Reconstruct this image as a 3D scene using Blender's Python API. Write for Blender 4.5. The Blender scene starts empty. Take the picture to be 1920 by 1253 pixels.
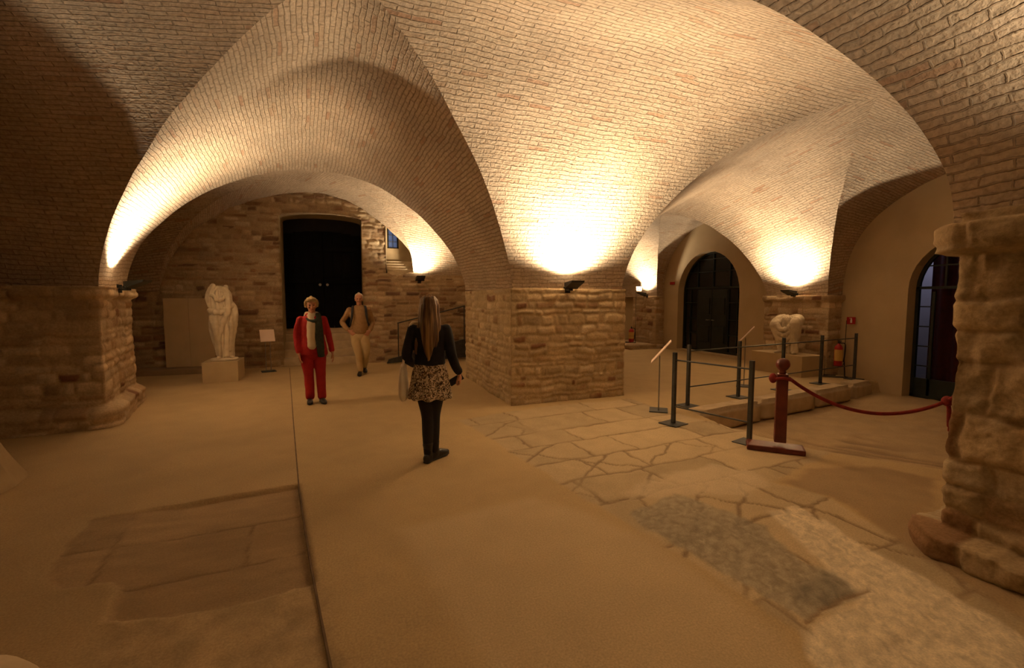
import bpy, bmesh, math, random
import numpy as np
from mathutils import Vector, Matrix

sc = bpy.context.scene
COL = sc.collection
PI = math.pi
rnd = random.Random(7)

# ------------------------------------------------------------------ camera
F = 860.0
YAW = math.radians(19.6)
PITCH = math.atan(64 / F)
FW = np.array([math.sin(YAW) * math.cos(PITCH), math.cos(YAW) * math.cos(PITCH), -math.sin(PITCH)])
RT = np.array([math.cos(YAW), -math.sin(YAW), 0.0])
UP = np.cross(RT, FW)
EYE = np.array([0, 0, 1.65])
cam = bpy.data.cameras.new('camera')
cam.lens = F / 1920 * 36
cam.sensor_width = 36
cam.sensor_fit = 'HORIZONTAL'
cam.clip_start = 0.05
cam.clip_end = 200
co = bpy.data.objects.new('camera', cam)
COL.objects.link(co)
co.location = (0, 0, 1.65)
co.rotation_euler = (PI / 2 - PITCH, 0, -YAW)
sc.camera = co


def ground(u, v, z=0.0):
    d = FW + RT * (u - 960) / F - UP * (v - 626.5) / F
    return EYE + d * ((z - 1.65) / d[2])


# ------------------------------------------------------------------ noise
def _hash(ix, iy, iz, seed):
    h = (ix.astype(np.int64) * 374761393 + iy.astype(np.int64) * 668265263 + iz.astype(np.int64) * 2147483647 + seed * 1274126177) & 0x7fffffff
    h = ((h ^ (h >> 13)) * 1274126177) & 0x7fffffff
    h = ((h ^ (h >> 16)) * 668265263) & 0x7fffffff
    h = h ^ (h >> 15)
    return (h & 0xffff) / 65535.0


def vnoise(x, y, z=0.0, seed=0):
    x, y, z = np.broadcast_arrays(np.asarray(x, float), np.asarray(y, float), np.asarray(z, float))
    ix, iy, iz = np.floor(x), np.floor(y), np.floor(z)
    fx, fy, fz = x - ix, y - iy, z - iz
    fx, fy, fz = [f * f * (3 - 2 * f) for f in (fx, fy, fz)]
    r = 0
    for a in (0, 1):
        for b in (0, 1):
            for c in (0, 1):
                w = (fx if a else 1 - fx) * (fy if b else 1 - fy) * (fz if c else 1 - fz)
                r = r + w * _hash(ix + a, iy + b, iz + c, seed)
    return r * 2 - 1


def fbm(x, y, z=0.0, seed=0, oct=3):
    r, a, t = 0, 1.0, 0
    for i in range(oct):
        r = r + a * vnoise(np.asarray(x) * 2 ** i, np.asarray(y) * 2 ** i, np.asarray(z) * 2 ** i, seed + i * 17)
        t += a
        a *= .5
    return r / t


def sstep(a, b, x):
    t = np.clip((x - a) / (b - a), 0, 1)
    return t * t * (3 - 2 * t)


# ------------------------------------------------------------------ materials
def nmat(name):
    m = bpy.data.materials.new(name)
    m.use_nodes = True
    nt = m.node_tree
    b = nt.nodes['Principled BSDF']
    return m, nt, b


def N(nt, t, **kw):
    n = nt.nodes.new(t)
    for k, v in kw.items():
        setattr(n, k, v)
    return n


def mat(name, c1, c2=None, scale=8.0, rough=.8, bump=.0, bscale=60.0, metal=0.0, detail=4):
    """A surface of two close tones mixed by noise, with a fine bump."""
    m, nt, b = nmat(name)
    b.inputs['Roughness'].default_value = rough
    b.inputs['Metallic'].default_value = metal
    tc = N(nt, 'ShaderNodeTexCoord')
    if c2 is None:
        c2 = tuple(x * .8 for x in c1)
    no = N(nt, 'ShaderNodeTexNoise')
    no.inputs['Scale'].default_value = scale
    no.inputs['Detail'].default_value = detail
    nt.links.new(tc.outputs['Object'], no.inputs['Vector'])
    r = N(nt, 'ShaderNodeValToRGB')
    r.color_ramp.elements[0].position = .35
    r.color_ramp.elements[1].position = .65
    r.color_ramp.elements[0].color = (*c2, 1)
    r.color_ramp.elements[1].color = (*c1, 1)
    nt.links.new(no.outputs['Fac'], r.inputs['Fac'])
    nt.links.new(r.outputs['Color'], b.inputs['Base Color'])
    if bump:
        n2 = N(nt, 'ShaderNodeTexNoise')
        n2.inputs['Scale'].default_value = bscale
        n2.inputs['Detail'].default_value = 4
        nt.links.new(tc.outputs['Object'], n2.inputs['Vector'])
        bp = N(nt, 'ShaderNodeBump')
        bp.inputs['Strength'].default_value = bump
        bp.inputs['Distance'].default_value = .01
        nt.links.new(n2.outputs['Fac'], bp.inputs['Height'])
        nt.links.new(bp.outputs['Normal'], b.inputs['Normal'])
    return m


def brick_mat(name):
    m, nt, b = nmat(name)
    b.inputs['Roughness'].default_value = .92
    L = nt.links.new
    tc = N(nt, 'ShaderNodeTexCoord')
    nz = N(nt, 'ShaderNodeTexNoise')
    nz.inputs['Scale'].default_value = 4.5
    nz.inputs['Detail'].default_value = 5
    nz.inputs['Roughness'].default_value = .65
    L(tc.outputs['Object'], nz.inputs['Vector'])
    sub = N(nt, 'ShaderNodeVectorMath', operation='SUBTRACT')
    L(nz.outputs['Color'], sub.inputs[0])
    sub.inputs[1].default_value = (.5, .5, .5)
    sca = N(nt, 'ShaderNodeVectorMath', operation='SCALE')
    sca.inputs['Scale'].default_value = .06
    L(sub.outputs[0], sca.inputs[0])
    add = N(nt, 'ShaderNodeVectorMath', operation='ADD')
    L(tc.outputs['UV'], add.inputs[0])
    L(sca.outputs[0], add.inputs[1])
    br = N(nt, 'ShaderNodeTexBrick')
    br.offset = .45
    br.inputs['Scale'].default_value = 1
    br.inputs['Brick Width'].default_value = .30
    br.inputs['Row Height'].default_value = .059
    br.inputs['Mortar Size'].default_value = .0085
    br.inputs['Mortar Smooth'].default_value = .6
    br.inputs['Bias'].default_value = 0
    br.inputs['Color1'].default_value = (0, 0, 0, 1)
    br.inputs['Color2'].default_value = (1, 1, 1, 1)
    br.inputs['Mortar'].default_value = (.4, .4, .4, 1)
    L(add.outputs[0], br.inputs['Vector'])
    rp = N(nt, 'ShaderNodeValToRGB')
    e = rp.color_ramp.elements
    e[0].position = 0
    e[0].color = (.47, .355, .24, 1)
    e[1].position = 1
    e[1].color = (.42, .255, .155, 1)
    for p, c in ((.25, (.53, .415, .29, 1)), (.5, (.50, .385, .265, 1)), (.78, (.54, .42, .30, 1)), (.955, (.48, .35, .23, 1))):
        el = e.new(p)
        el.color = c
    L(br.outputs['Color'], rp.inputs['Fac'])
    # weathering
    n2 = N(nt, 'ShaderNodeTexNoise')
    n2.inputs['Scale'].default_value = .9
    n2.inputs['Detail'].default_value = 6
    L(tc.outputs['Object'], n2.inputs['Vector'])
    mr = N(nt, 'ShaderNodeMapRange')
    mr.inputs['From Min'].default_value = .35
    mr.inputs['From Max'].default_value = .7
    mr.inputs['To Min'].default_value = .8
    mr.inputs['To Max'].default_value = 1.08
    L(n2.outputs['Fac'], mr.inputs['Value'])
    n3 = N(nt, 'ShaderNodeTexNoise')
    n3.inputs['Scale'].default_value = 28
    n3.inputs['Detail'].default_value = 4
    L(tc.outputs['Object'], n3.inputs['Vector'])
    mr3 = N(nt, 'ShaderNodeMapRange')
    mr3.inputs['From Min'].default_value = .3
    mr3.inputs['From Max'].default_value = .7
    mr3.inputs['To Min'].default_value = .78
    mr3.inputs['To Max'].default_value = 1.12
    L(n3.outputs['Fac'], mr3.inputs['Value'])
    mm = N(nt, 'ShaderNodeMath', operation='MULTIPLY')
    L(mr.outputs[0], mm.inputs[0])
    L(mr3.outputs[0], mm.inputs[1])
    mo = N(nt, 'ShaderNodeMix', data_type='RGBA')
    L(br.outputs['Fac'], mo.inputs['Factor'])
    L(rp.outputs['Color'], mo.inputs['A'])
    mo.inputs['B'].default_value = (.37, .275, .18, 1)
    vs = N(nt, 'ShaderNodeVectorMath', operation='SCALE')
    L(mo.outputs['Result'], vs.inputs[0])
    L(mm.outputs[0], vs.inputs['Scale'])
    L(vs.outputs[0], b.inputs['Base Color'])
    # relief: joints sunk, each brick at its own height, coarse grain
    inv = N(nt, 'ShaderNodeMath', operation='SUBTRACT')
    inv.inputs[0].default_value = 1
    L(br.outputs['Fac'], inv.inputs[1])
    h1 = N(nt, 'ShaderNodeMath', operation='MULTIPLY_ADD')
    L(br.outputs['Color'], h1.inputs[0])
    h1.inputs[1].default_value = .35
    L(inv.outputs[0], h1.inputs[2])
    h2 = N(nt, 'ShaderNodeMath', operation='MULTIPLY_ADD')
    L(n3.outputs['Fac'], h2.inputs[0])
    h2.inputs[1].default_value = .9
    L(h1.outputs[0], h2.inputs[2])
    bp = N(nt, 'ShaderNodeBump')
    bp.inputs['Strength'].default_value = .8
    bp.inputs['Distance'].default_value = .015
    L(h2.outputs[0], bp.inputs['Height'])
    L(bp.outputs['Normal'], b.inputs['Normal'])
    return m


def tint_mat(name, rough=.9, scale=40.0, amt=.22, bump=.5, dist=.01):
    """Base colour per stone from the mesh attribute, grained by noise."""
    m, nt, b = nmat(name)
    b.inputs['Roughness'].default_value = rough
    L = nt.links.new
    at = N(nt, 'ShaderNodeAttribute')
    at.attribute_name = 'tint'
    tc = N(nt, 'ShaderNodeTexCoord')
    n = N(nt, 'ShaderNodeTexNoise')
    n.inputs['Scale'].default_value = scale
    n.inputs['Detail'].default_value = 6
    n.inputs['Roughness'].default_value = .65
    L(tc.outputs['Object'], n.inputs['Vector'])
    mr = N(nt, 'ShaderNodeMapRange')
    mr.inputs['From Min'].default_value = .3
    mr.inputs['From Max'].default_value = .7
    mr.inputs['To Min'].default_value = 1 - amt
    mr.inputs['To Max'].default_value = 1 + amt
    L(n.outputs['Fac'], mr.inputs['Value'])
    vs = N(nt, 'ShaderNodeVectorMath', operation='SCALE')
    L(at.outputs['Color'], vs.inputs[0])
    L(mr.outputs[0], vs.inputs['Scale'])
    L(vs.outputs[0], b.inputs['Base Color'])
    bp = N(nt, 'ShaderNodeBump')
    bp.inputs['Strength'].default_value = bump
    bp.inputs['Distance'].default_value = dist
    L(n.outputs['Fac'], bp.inputs['Height'])
    L(bp.outputs['Normal'], b.inputs['Normal'])
    return m


def plain(name, c, rough=.6, metal=0.0, emit=None, estr=0.0):
    m, nt, b = nmat(name)
    b.inputs['Base Color'].default_value = (*c, 1)
    b.inputs['Roughness'].default_value = rough
    b.inputs['Metallic'].default_value = metal
    if emit:
        b.inputs['Emission Color'].default_value = (*emit, 1)
        b.inputs['Emission Strength'].default_value = estr
    return m


M = {}
M['brick'] = brick_mat('vault brick')
M['stone'] = tint_mat('rubble stone')
M['floor'] = tint_mat('floor surface', rough=.85, scale=85, amt=.2, bump=.35, dist=.004)
M['plaster'] = mat('cream plaster', (.56, .44, .27), (.50, .39, .235), 1.6, .9, .25, 30)
M['rough_plaster'] = mat('rough plaster', (.42, .32, .18), (.34, .25, .14), 3, .95, .5, 18)
M['limestone'] = mat('pale limestone', (.62, .5, .33), (.5, .39, .25), 5, .9, .6, 25)
M['marble'] = mat('weathered marble', (.72, .63, .47), (.6, .5, .35), 7, .65, .3, 40)
M['plinth'] = mat('painted plinth', (.52, .40, .23), (.47, .36, .205), 4, .8, .1, 50)
M['board'] = mat('painted board', (.56, .42, .25), (.52, .39, .23), 3, .8, .08, 60)
M['iron'] = mat('dark grey iron', (.075, .078, .075), (.05, .052, .05), 12, .5, .1, 80, .5)
M['black'] = mat('black paint', (.012, .013, .012), (.008, .009, .008), 10, .45)
M['doorwood'] = mat('blackened door wood', (.005, .005, .005), (.003, .003, .003), 6, .9, .2, 30)
M['doorwood'].node_tree.nodes['Principled BSDF'].inputs['Specular IOR Level'].default_value = .1
M['doormetal'] = mat('dark green metal', (.012, .022, .018), (.008, .015, .012), 8, .4)
M['glass'] = plain('dark glass', (.012, .014, .014), .25)
M['redwood'] = mat('red stained wood', (.17, .030, .014), (.10, .017, .009), 9, .45, .25, 30)
M['rope'] = mat('dark red velvet rope', (.26, .018, .012), (.17, .012, .008), 20, .85, .3, 90)
M['card'] = mat('pale pink card', (.80, .62, .52), (.76, .58, .48), 5, .7)
M['steel'] = plain('brushed steel', (.35, .33, .28), .35, .8)
M['red'] = plain('red enamel', (.42, .015, .012), .35)
M['yellow'] = plain('yellow label', (.62, .38, .10), .6)
M['white'] = plain('white print', (.8, .76, .7), .6)
M['curtain'] = mat('dark red cloth', (.06, .004, .005), (.035, .003, .003), 14, .9)
M['lilac'] = mat('pale outer wall', (.5, .47, .52), (.45, .43, .48), 4, .9)
M['dark'] = plain('unlit interior', (.01, .009, .008), .95)


# ------------------------------------------------------------------ object helpers
def link(name, me, material=None, parent=None, smooth=False):
    o = bpy.data.objects.new(name, me)
    COL.objects.link(o)
    if material is not None:
        me.materials.append(material)
    if parent is not None:
        o.parent = parent
    if smooth:
        me.polygons.foreach_set('use_smooth', [True] * len(me.polygons))
    return o


def mesh_np(name, verts, faces):
    me = bpy.data.meshes.new(name)
    v = np.asarray(verts, np.float32).reshape(-1, 3)
    f = np.asarray(faces, np.int32)
    k = f.shape[1]
    me.vertices.add(len(v))
    me.vertices.foreach_set('co', v.ravel())
    me.loops.add(f.size)
    me.loops.foreach_set('vertex_index', f.ravel())
    me.polygons.add(len(f))
    me.polygons.foreach_set('loop_start', np.arange(0, f.size, k, dtype=np.int32))
    me.update(calc_edges=True)
    return me


def grid_faces(nu, nv, wrap=False, off=0):
    a = np.arange((nu) * nv).reshape(nu, nv) + off
    if wrap:
        a = np.vstack([a, a[:1]])
    return np.stack([a[:-1, :-1], a[1:, :-1], a[1:, 1:], a[:-1, 1:]], -1).reshape(-1, 4)


def set_tint(me, col):
    at = me.color_attributes.new('tint', 'FLOAT_COLOR', 'POINT')
    c = np.ones((len(me.vertices), 4), np.float32)
    c[:, :3] = col
    at.data.foreach_set('color', c.ravel())


def bm_obj(name, bm, material, parent=None, smooth=False):
    me = bpy.data.meshes.new(name)
    bmesh.ops.recalc_face_normals(bm, faces=bm.faces)
    bm.to_mesh(me)
    bm.free()
    return link(name, me, material, parent, smooth)


def add_box(bm, c, s, rz=0.0, bevel=0.0, taper=1.0, rot=None):
    r = bmesh.ops.create_cube(bm, size=1)
    vs = r['verts']
    for v in vs:
        t = taper if v.co.z > 0 else 1
        v.co = Vector((v.co.x * s[0] * t, v.co.y * s[1] * t, v.co.z * s[2]))
    if bevel:
        es = list({e for v in vs for e in v.link_edges})
        r = bmesh.ops.bevel(bm, geom=es, offset=bevel, segments=2, affect='EDGES', profile=.7)
        vs = list({v for f in r['faces'] for v in f.verts} | {v for v in vs if v.is_valid})
    mt = Matrix.Translation(c) @ (rot.to_4x4() if rot is not None else Matrix.Rotation(rz, 4, 'Z'))
    bmesh.ops.transform(bm, matrix=mt, verts=vs)
    return vs


def add_cyl(bm, p0, p1, r0, r1=None, seg=16):
    r1 = r0 if r1 is None else r1
    p0, p1 = Vector(p0), Vector(p1)
    d = p1 - p0
    r = bmesh.ops.create_cone(bm, cap_ends=True, segments=seg, radius1=r0, radius2=r1, depth=d.length)
    q = d.to_track_quat('Z', 'Y').to_matrix().to_4x4()
    bmesh.ops.transform(bm, matrix=Matrix.Translation((p0 + p1) / 2) @ q, verts=r['verts'])
    return r['verts']


def add_ball(bm, c, r, seg=20, scale=(1, 1, 1)):
    q = bmesh.ops.create_uvsphere(bm, u_segments=seg, v_segments=seg // 2, radius=r)
    bmesh.ops.transform(bm, matrix=Matrix.Translation(c) @ Matrix.Diagonal((*scale, 1)), verts=q['verts'])
    return q['verts']


def add_lathe(bm, c, prof, seg=20):
    rings = []
    for r, z in prof:
        rings.append([bm.verts.new((c[0] + r * math.cos(2 * PI * i / seg), c[1] + r * math.sin(2 * PI * i / seg), c[2] + z)) for i in range(seg)])
    for a, b in zip(rings, rings[1:]):
        for i in range(seg):
            bm.faces.new((a[i], a[(i + 1) % seg], b[(i + 1) % seg], b[i]))
    bm.faces.new(rings[0][::-1])
    bm.faces.new(rings[-1])


def catmull(pts, k):
    P = np.asarray(pts, float)
    if len(P) < 3:
        t = np.linspace(0, 1, k + 1)[:, None]
        return P[0] * (1 - t) + P[1] * t if len(P) == 2 else P
    Q = np.vstack([2 * P[0] - P[1], P, 2 * P[-1] - P[-2]])
    out = []
    for i in range(1, len(Q) - 2):
        for j in range(k):
            t = j / k
            a, b, c, d = Q[i - 1], Q[i], Q[i + 1], Q[i + 2]
            out.append(.5 * (2 * b + (c - a) * t + (2 * a - 5 * b + 4 * c - d) * t * t + (3 * b - 3 * c + d - a) * t ** 3))
    out.append(P[-1])
    return np.array(out)


def tube(path, k=4, seg=16, ref=(1, 0, 0), round_ends=True):
    """Closed tube along a path of (x, y, z, rx[, ry]); rx lies along ref where it can."""
    p = [tuple(q) if len(q) == 5 else (*q, q[3]) for q in path]
    Q = catmull(p, k)
    Q[:, 3:] = np.maximum(Q[:, 3:], .002)
    pos = Q[:, :3]
    tan = np.gradient(pos, axis=0)
    tan /= np.maximum(np.linalg.norm(tan, axis=1, keepdims=True), 1e-9)
    ref = np.asarray(ref, float)
    if round_ends:
        add = []
        for e, sg in ((0, -1), (-1, 1)):
            r = min(Q[e, 3], Q[e, 4])
            rows = []
            for a in (30, 55, 78):
                q = Q[e].copy()
                q[:3] += sg * tan[e] * r * .8 * math.sin(math.radians(a))
                q[3:] *= math.cos(math.radians(a))
                rows.append(q)
            add.append(rows)
        Q = np.vstack([add[0][::-1], Q, add[1]])
        tan = np.vstack([np.repeat(tan[:1], 3, 0), tan, np.repeat(tan[-1:], 3, 0)])
    vs, u0 = [], None
    ang = np.linspace(0, 2 * PI, seg, endpoint=False)
    for q, t in zip(Q, tan):
        r0 = ref if u0 is None else u0
        u = r0 - t * (r0 @ t)
        if np.linalg.norm(u) < 1e-3:
            u = np.cross(t, (0, 1, .1))
        u /= np.linalg.norm(u)
        u0 = u
        w = np.cross(t, u)
        vs.append(q[:3] + np.outer(np.cos(ang) * q[3], u) + np.outer(np.sin(ang) * q[4], w))
    vs = np.array(vs)
    n = len(vs)
    a = np.arange(n * seg).reshape(n, seg)
    b = np.hstack([a, a[:, :1]])
    f = [tuple(x) for x in np.stack([b[:-1, :-1], b[:-1, 1:], b[1:, 1:], b[1:, :-1]], -1).reshape(-1, 4)]
    f.append(tuple(a[0][::-1]))
    f.append(tuple(a[-1]))
    return vs.reshape(-1, 3), f


def blob(c, r, seg=14):
    """Ellipsoid as a closed mesh."""
    r = (r, r, r) if not hasattr(r, '__len__') else r
    bm = bmesh.new()
    bmesh.ops.create_uvsphere(bm, u_segments=seg, v_segments=seg - 4, radius=1)
    vs = np.array([v.co for v in bm.verts]) * np.array(r) + np.array(c)
    f = [tuple(v.index for v in q.verts) for q in bm.faces]
    bm.free()
    return vs, f


def merge(shapes):
    V, Fc, o = [], [], 0
    for v, f in shapes:
        V.append(v)
        Fc += [tuple(i + o for i in q) for q in f]
        o += len(v)
    return np.vstack(V), Fc


def shape_obj(name, shapes, material, parent=None, voxel=None, smooth=4, warp=None, loc=None):
    """One mesh out of closed shapes; with voxel set they are fused into a single skin."""
    V, Fc = merge(shapes)
    me = bpy.data.meshes.new(name)
    me.from_pydata(V.tolist(), [], Fc)
    me.update()
    bm = bmesh.new()
    bm.from_mesh(me)
    bmesh.ops.recalc_face_normals(bm, faces=bm.faces)
    bm.to_mesh(me)
    bm.free()
    if voxel:
        o = bpy.data.objects.new('fuse', me)
        COL.objects.link(o)
        md = o.modifiers.new('r', 'REMESH')
        md.mode = 'VOXEL'
        md.voxel_size = voxel
        if smooth:
            s = o.modifiers.new('s', 'SMOOTH')
            s.iterations = smooth
            s.factor = .5
        dg = bpy.context.evaluated_depsgraph_get()
        me2 = bpy.data.meshes.new_from_object(o.evaluated_get(dg))
        bpy.data.objects.remove(o)
        bpy.data.meshes.remove(me)
        me = me2
        me.name = name
    if warp is not None:
        n = len(me.vertices)
        v = np.empty(n * 3, np.float32)
        me.vertices.foreach_get('co', v)
        nn = np.empty(n * 3, np.float32)
        me.vertices.foreach_get('normal', nn)
        v = warp(v.reshape(-1, 3), nn.reshape(-1, 3))
        me.vertices.foreach_set('co', np.asarray(v, np.float32).ravel())
        me.update()
    me.materials.clear()
    o = link(name, me, material, parent, True)
    if loc is not None:
        o.location = loc
    return o


def tag(o, label, cat=None, group=None, kind=None):
    o['label'] = label
    if cat:
        o['category'] = cat
    if group:
        o['group'] = group
    if kind:
        o['kind'] = kind
    return o


def thing(name, loc, label, cat, rz=0.0, group=None):
    o = bpy.data.objects.new(name, None)
    o.empty_display_size = .1
    COL.objects.link(o)
    o.location = loc
    o.rotation_euler = (0, 0, rz)
    return tag(o, label, cat, group)


def struct(o):
    o['kind'] = 'structure'
    return o


# ------------------------------------------------------------------ masonry
PAL = [(.30, (.47, .35, .215)), (.22, (.55, .43, .28)), (.18, (.39, .275, .155)), (.09, (.33, .205, .105)), (.14, (.60, .49, .335)), (.07, (.22, .105, .055))]


def courses(U, V, seed, rows, lens, wob=.05):
    """Irregular coursed stones on (U, V): distance to the joint and random numbers per stone."""
    rs = np.random.default_rng(seed)
    Uw = U + wob * fbm(U * 4, V * 4, 0, seed + 1)
    Vw = V + wob * .8 * fbm(U * 3.5, V * 3.5, 5, seed + 2)
    v0, v1 = V.min() - .3, V.max() + .3
    ed = [v0]
    while ed[-1] < v1:
        ed.append(ed[-1] + rs.uniform(*rows))
    ed = np.array(ed)
    ri = np.clip(np.searchsorted(ed, Vw) - 1, 0, len(ed) - 2)
    dv = np.minimum(Vw - ed[ri], ed[ri + 1] - Vw)
    du = np.ones_like(U)
    ci = np.zeros(U.shape, int)
    for r in np.unique(ri):
        s = U.min() - .6 - rs.uniform(0, .3)
        e = [s]
        while e[-1] < U.max() + .6:
            e.append(e[-1] + rs.uniform(*lens) * (1.5 if rs.random() < .15 else 1))
        e = np.array(e)
        k = ri == r
        c = np.clip(np.searchsorted(e, Uw[k]) - 1, 0, len(e) - 2)
        du[k] = np.minimum(Uw[k] - e[c], e[c + 1] - Uw[k])
        ci[k] = c
    k = .02
    h = np.clip(.5 + .5 * (dv - du) / k, 0, 1)
    d = dv * (1 - h) + du * h - k * h * (1 - h)
    rr = [_hash(ri, ci, np.full(ri.shape, q), seed + 3) for q in range(4)]
    return d, rr


def stone_tint(d, rr, U, V, seed, pal=PAL, mortar=(.44, .33, .20), jw=.012):
    cum = np.cumsum([p for p, _ in pal])
    cum = cum / cum[-1]
    cols = np.array([c for _, c in pal])
    idx = np.searchsorted(cum, np.clip(rr[1], 0, .9999))
    col = cols[idx] * (.82 + .36 * rr[2])[..., None]
    blotch = fbm(U * 4, V * 4, 3, seed + 9)
    col = col * (1 + .16 * blotch)[..., None]
    k = (1 - sstep(jw * .4, jw * 1.6, d))[..., None]
    # old mortar smeared across part of the faces
    sm = sstep(-.02, .35, fbm(U * 2.2, V * 2.6, 8, seed + 12))[..., None] * .62
    mo = np.array(mortar) * (1 + .15 * blotch)[..., None]
    k = np.maximum(k, sm)
    return col * (1 - k) + mo * k


def pier(name, corners, z0, z1, res, seed, rows=(.06, .17), lens=(.10, .42), bulge=.03, prof=None, pal=PAL, mortar=(.44, .33, .20), closed=True, cap=True, rough=.012, cw=.06, jw=.012):
    """Masonry shaft: perimeter polygon (counter-clockwise) raised from z0 to z1, stones in relief."""
    P = np.array(corners, float)
    n = len(P)
    pts, nor, su = [], [], []
    s = 0.0
    E = []
    for i in range(n if closed else n - 1):
        a, b = P[i], P[(i + 1) % n]
        L = np.linalg.norm(b - a)
        t = (b - a) / L
        E.append((a, b, L, t, np.array([t[1], -t[0]])))
    m = len(E)
    for i, (a, b, L, t, nn) in enumerate(E):
        k = max(2, int(L / res))
        for j in range(k + (0 if (closed or i < m - 1) else 1)):
            q = j / k * L
            pts.append(a + t * q)
            w = cw
            nv = nn.copy()
            if q < w and (closed or i > 0):
                f = .5 + .5 * q / w
                nv = nn * f + E[i - 1][4] * (1 - f)
            elif L - q < w and (closed or i < m - 1):
                f = .5 + .5 * (L - q) / w
                nv = nn * f + E[(i + 1) % m][4] * (1 - f)
            nor.append(nv)
            su.append(s + q)
        s += L
    pts, nor, su = np.array(pts), np.array(nor), np.array(su)
    nz = max(2, int((z1 - z0) / res))
    zs = np.linspace(z0, z1, nz)
    U, V = np.meshgrid(su, zs, indexing='ij')
    d, rr = courses(U, V, seed, rows, lens)
    disp = bulge * (.25 + .75 * rr[0]) * sstep(0, .04, d) + rough * fbm(U * 9, V * 9, 2, seed + 20) + .02 * fbm(U * 1.7, V * 1.7, 1, seed + 21)
    if prof is not None:
        disp = disp + prof(V, U)
    X = pts[:, 0][:, None] + nor[:, 0][:, None] * disp
    Y = pts[:, 1][:, None] + nor[:, 1][:, None] * disp
    Z = V + .006 * fbm(U * 7, V * 7, 4, seed + 22)
    ver = np.stack([X, Y, Z], -1).reshape(-1, 3)
    fc = grid_faces(len(pts), nz, closed)
    me = mesh_np(name, ver, fc)
    col = stone_tint(d, rr, U, V, seed, pal, mortar, jw).reshape(-1, 3)
    if cap and closed:
        bm = bmesh.new()
        bm.from_mesh(me)
        bm.verts.ensure_lookup_table()
        top = [bm.verts[i * nz + nz - 1] for i in range(len(pts))]
        try:
            bm.faces.new(top)
        except ValueError:
            pass
        bm.to_mesh(me)
        bm.free()
    set_tint(me, col)
    return struct(link(name, me, M['stone'], None, True))


# ------------------------------------------------------------------ vaults
LV, LF, LUV = [], [], []
voff = 0


def groin(c0, cr, c1, pq0=(1, 1), pq1=(1, 1), n=48):
    """Curve from corner c0 over the crown to corner c1."""
    out = []
    for c, (p, q), rev in ((c0, pq0, False), (c1, pq1, True)):
        ph = np.linspace(0, PI / 2, n)
        c, r = np.array(c, float), np.array(cr, float)
        xy = r[:2] + (c[:2] - r[:2]) * (np.cos(ph) ** q)[:, None]
        z = c[2] + (r[2] - c[2]) * np.sin(ph) ** p
        g = np.c_[xy, z]
        out.append(g[::-1][1:] if rev else g)
    return np.vstack(out)


def arch(a, b, top, n=48, p=1.0):
    """Half-ellipse between two feet, its top at height top."""
    a, b = np.array(a, float), np.array(b, float)
    mid = (a + b) / 2
    mid[2] = top
    return groin(a, mid, b, (p, 1), (p, 1), n)


def poly_curve(pts, n):
    P = np.array(pts, float)
    s = np.r_[0, np.cumsum(np.linalg.norm(np.diff(P, axis=0), axis=1))]
    t = np.linspace(0, s[-1], n)
    return np.stack([np.interp(t, s, P[:, i]) for i in range(3)], -1)


def web(A, B, ns=28, sag=0.0):
    """Ruled brick surface between two curves; its courses run from A to B."""
    global voff
    nt = len(A)
    s = np.linspace(0, 1, ns)
    V = A[:, None] * (1 - s)[None, :, None] + B[:, None] * s[None, :, None]
    V[..., 2] += sag * np.sin(PI * s)[None, :] * np.sin(np.linspace(0, PI, nt))[:, None]
    mid = (A + B) / 2
    v = np.r_[0, np.cumsum(np.linalg.norm(np.diff(mid, axis=0), axis=1))]
    d = (B - A).mean(0)
    d /= np.linalg.norm(d)
    u = V @ d
    uv = np.stack([u, np.broadcast_to(v[:, None] + 13.7 * len(LV), u.shape)], -1)
    p = V.reshape(-1, 3)
    w = np.stack([fbm(p[:, 0] * 1.6, p[:, 1] * 1.6, p[:, 2] * 1.6, sd, 3) for sd in (1, 2, 3)], -1)
    p = p + .022 * w
    LV.append(p)
    LF.append(grid_faces(nt, ns, False, voff))
    LUV.append(uv.reshape(-1, 2))
    voff += len(p)


LEFT = (-3.049, 7.444, 1.80)
LEFTB = (-3.40, 9.22, 1.85)
CFL, CFR, CBL, CBR = (2.388, 6.688, 1.80), (4.40, 6.80, 1.80), (2.31, 9.41, 1.85), (4.593, 8.935, 1.66)
NR = (3.728, 1.886, 2.15)
NRR = (5.9, 1.886, 2.1)
ML = (-3.0, 1.7, 1.9)
WS, WN = (9.715, 7.049, 1.72), (9.78, 8.62, 1.73)
W0 = (9.75, 1.9, 1.75)
YS, YN = (9.85, 13.05, 1.75), (9.85, 14.4, 1.75)
X1, X2 = (4.5, 13.2, 1.8), (4.5, 14.5, 1.8)
C1, C2, C3, C4, C6 = (.058, 4.30, 4.472), (7.011, 4.519, 4.458), (-.453, 10.787, 4.373), (7.964, 10.43, 3.945), (7.3, 17.0, 4.2)
pL, pC, pN = (1.21, 1.271), (1.347, 1.277), (1.198, .933)
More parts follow.
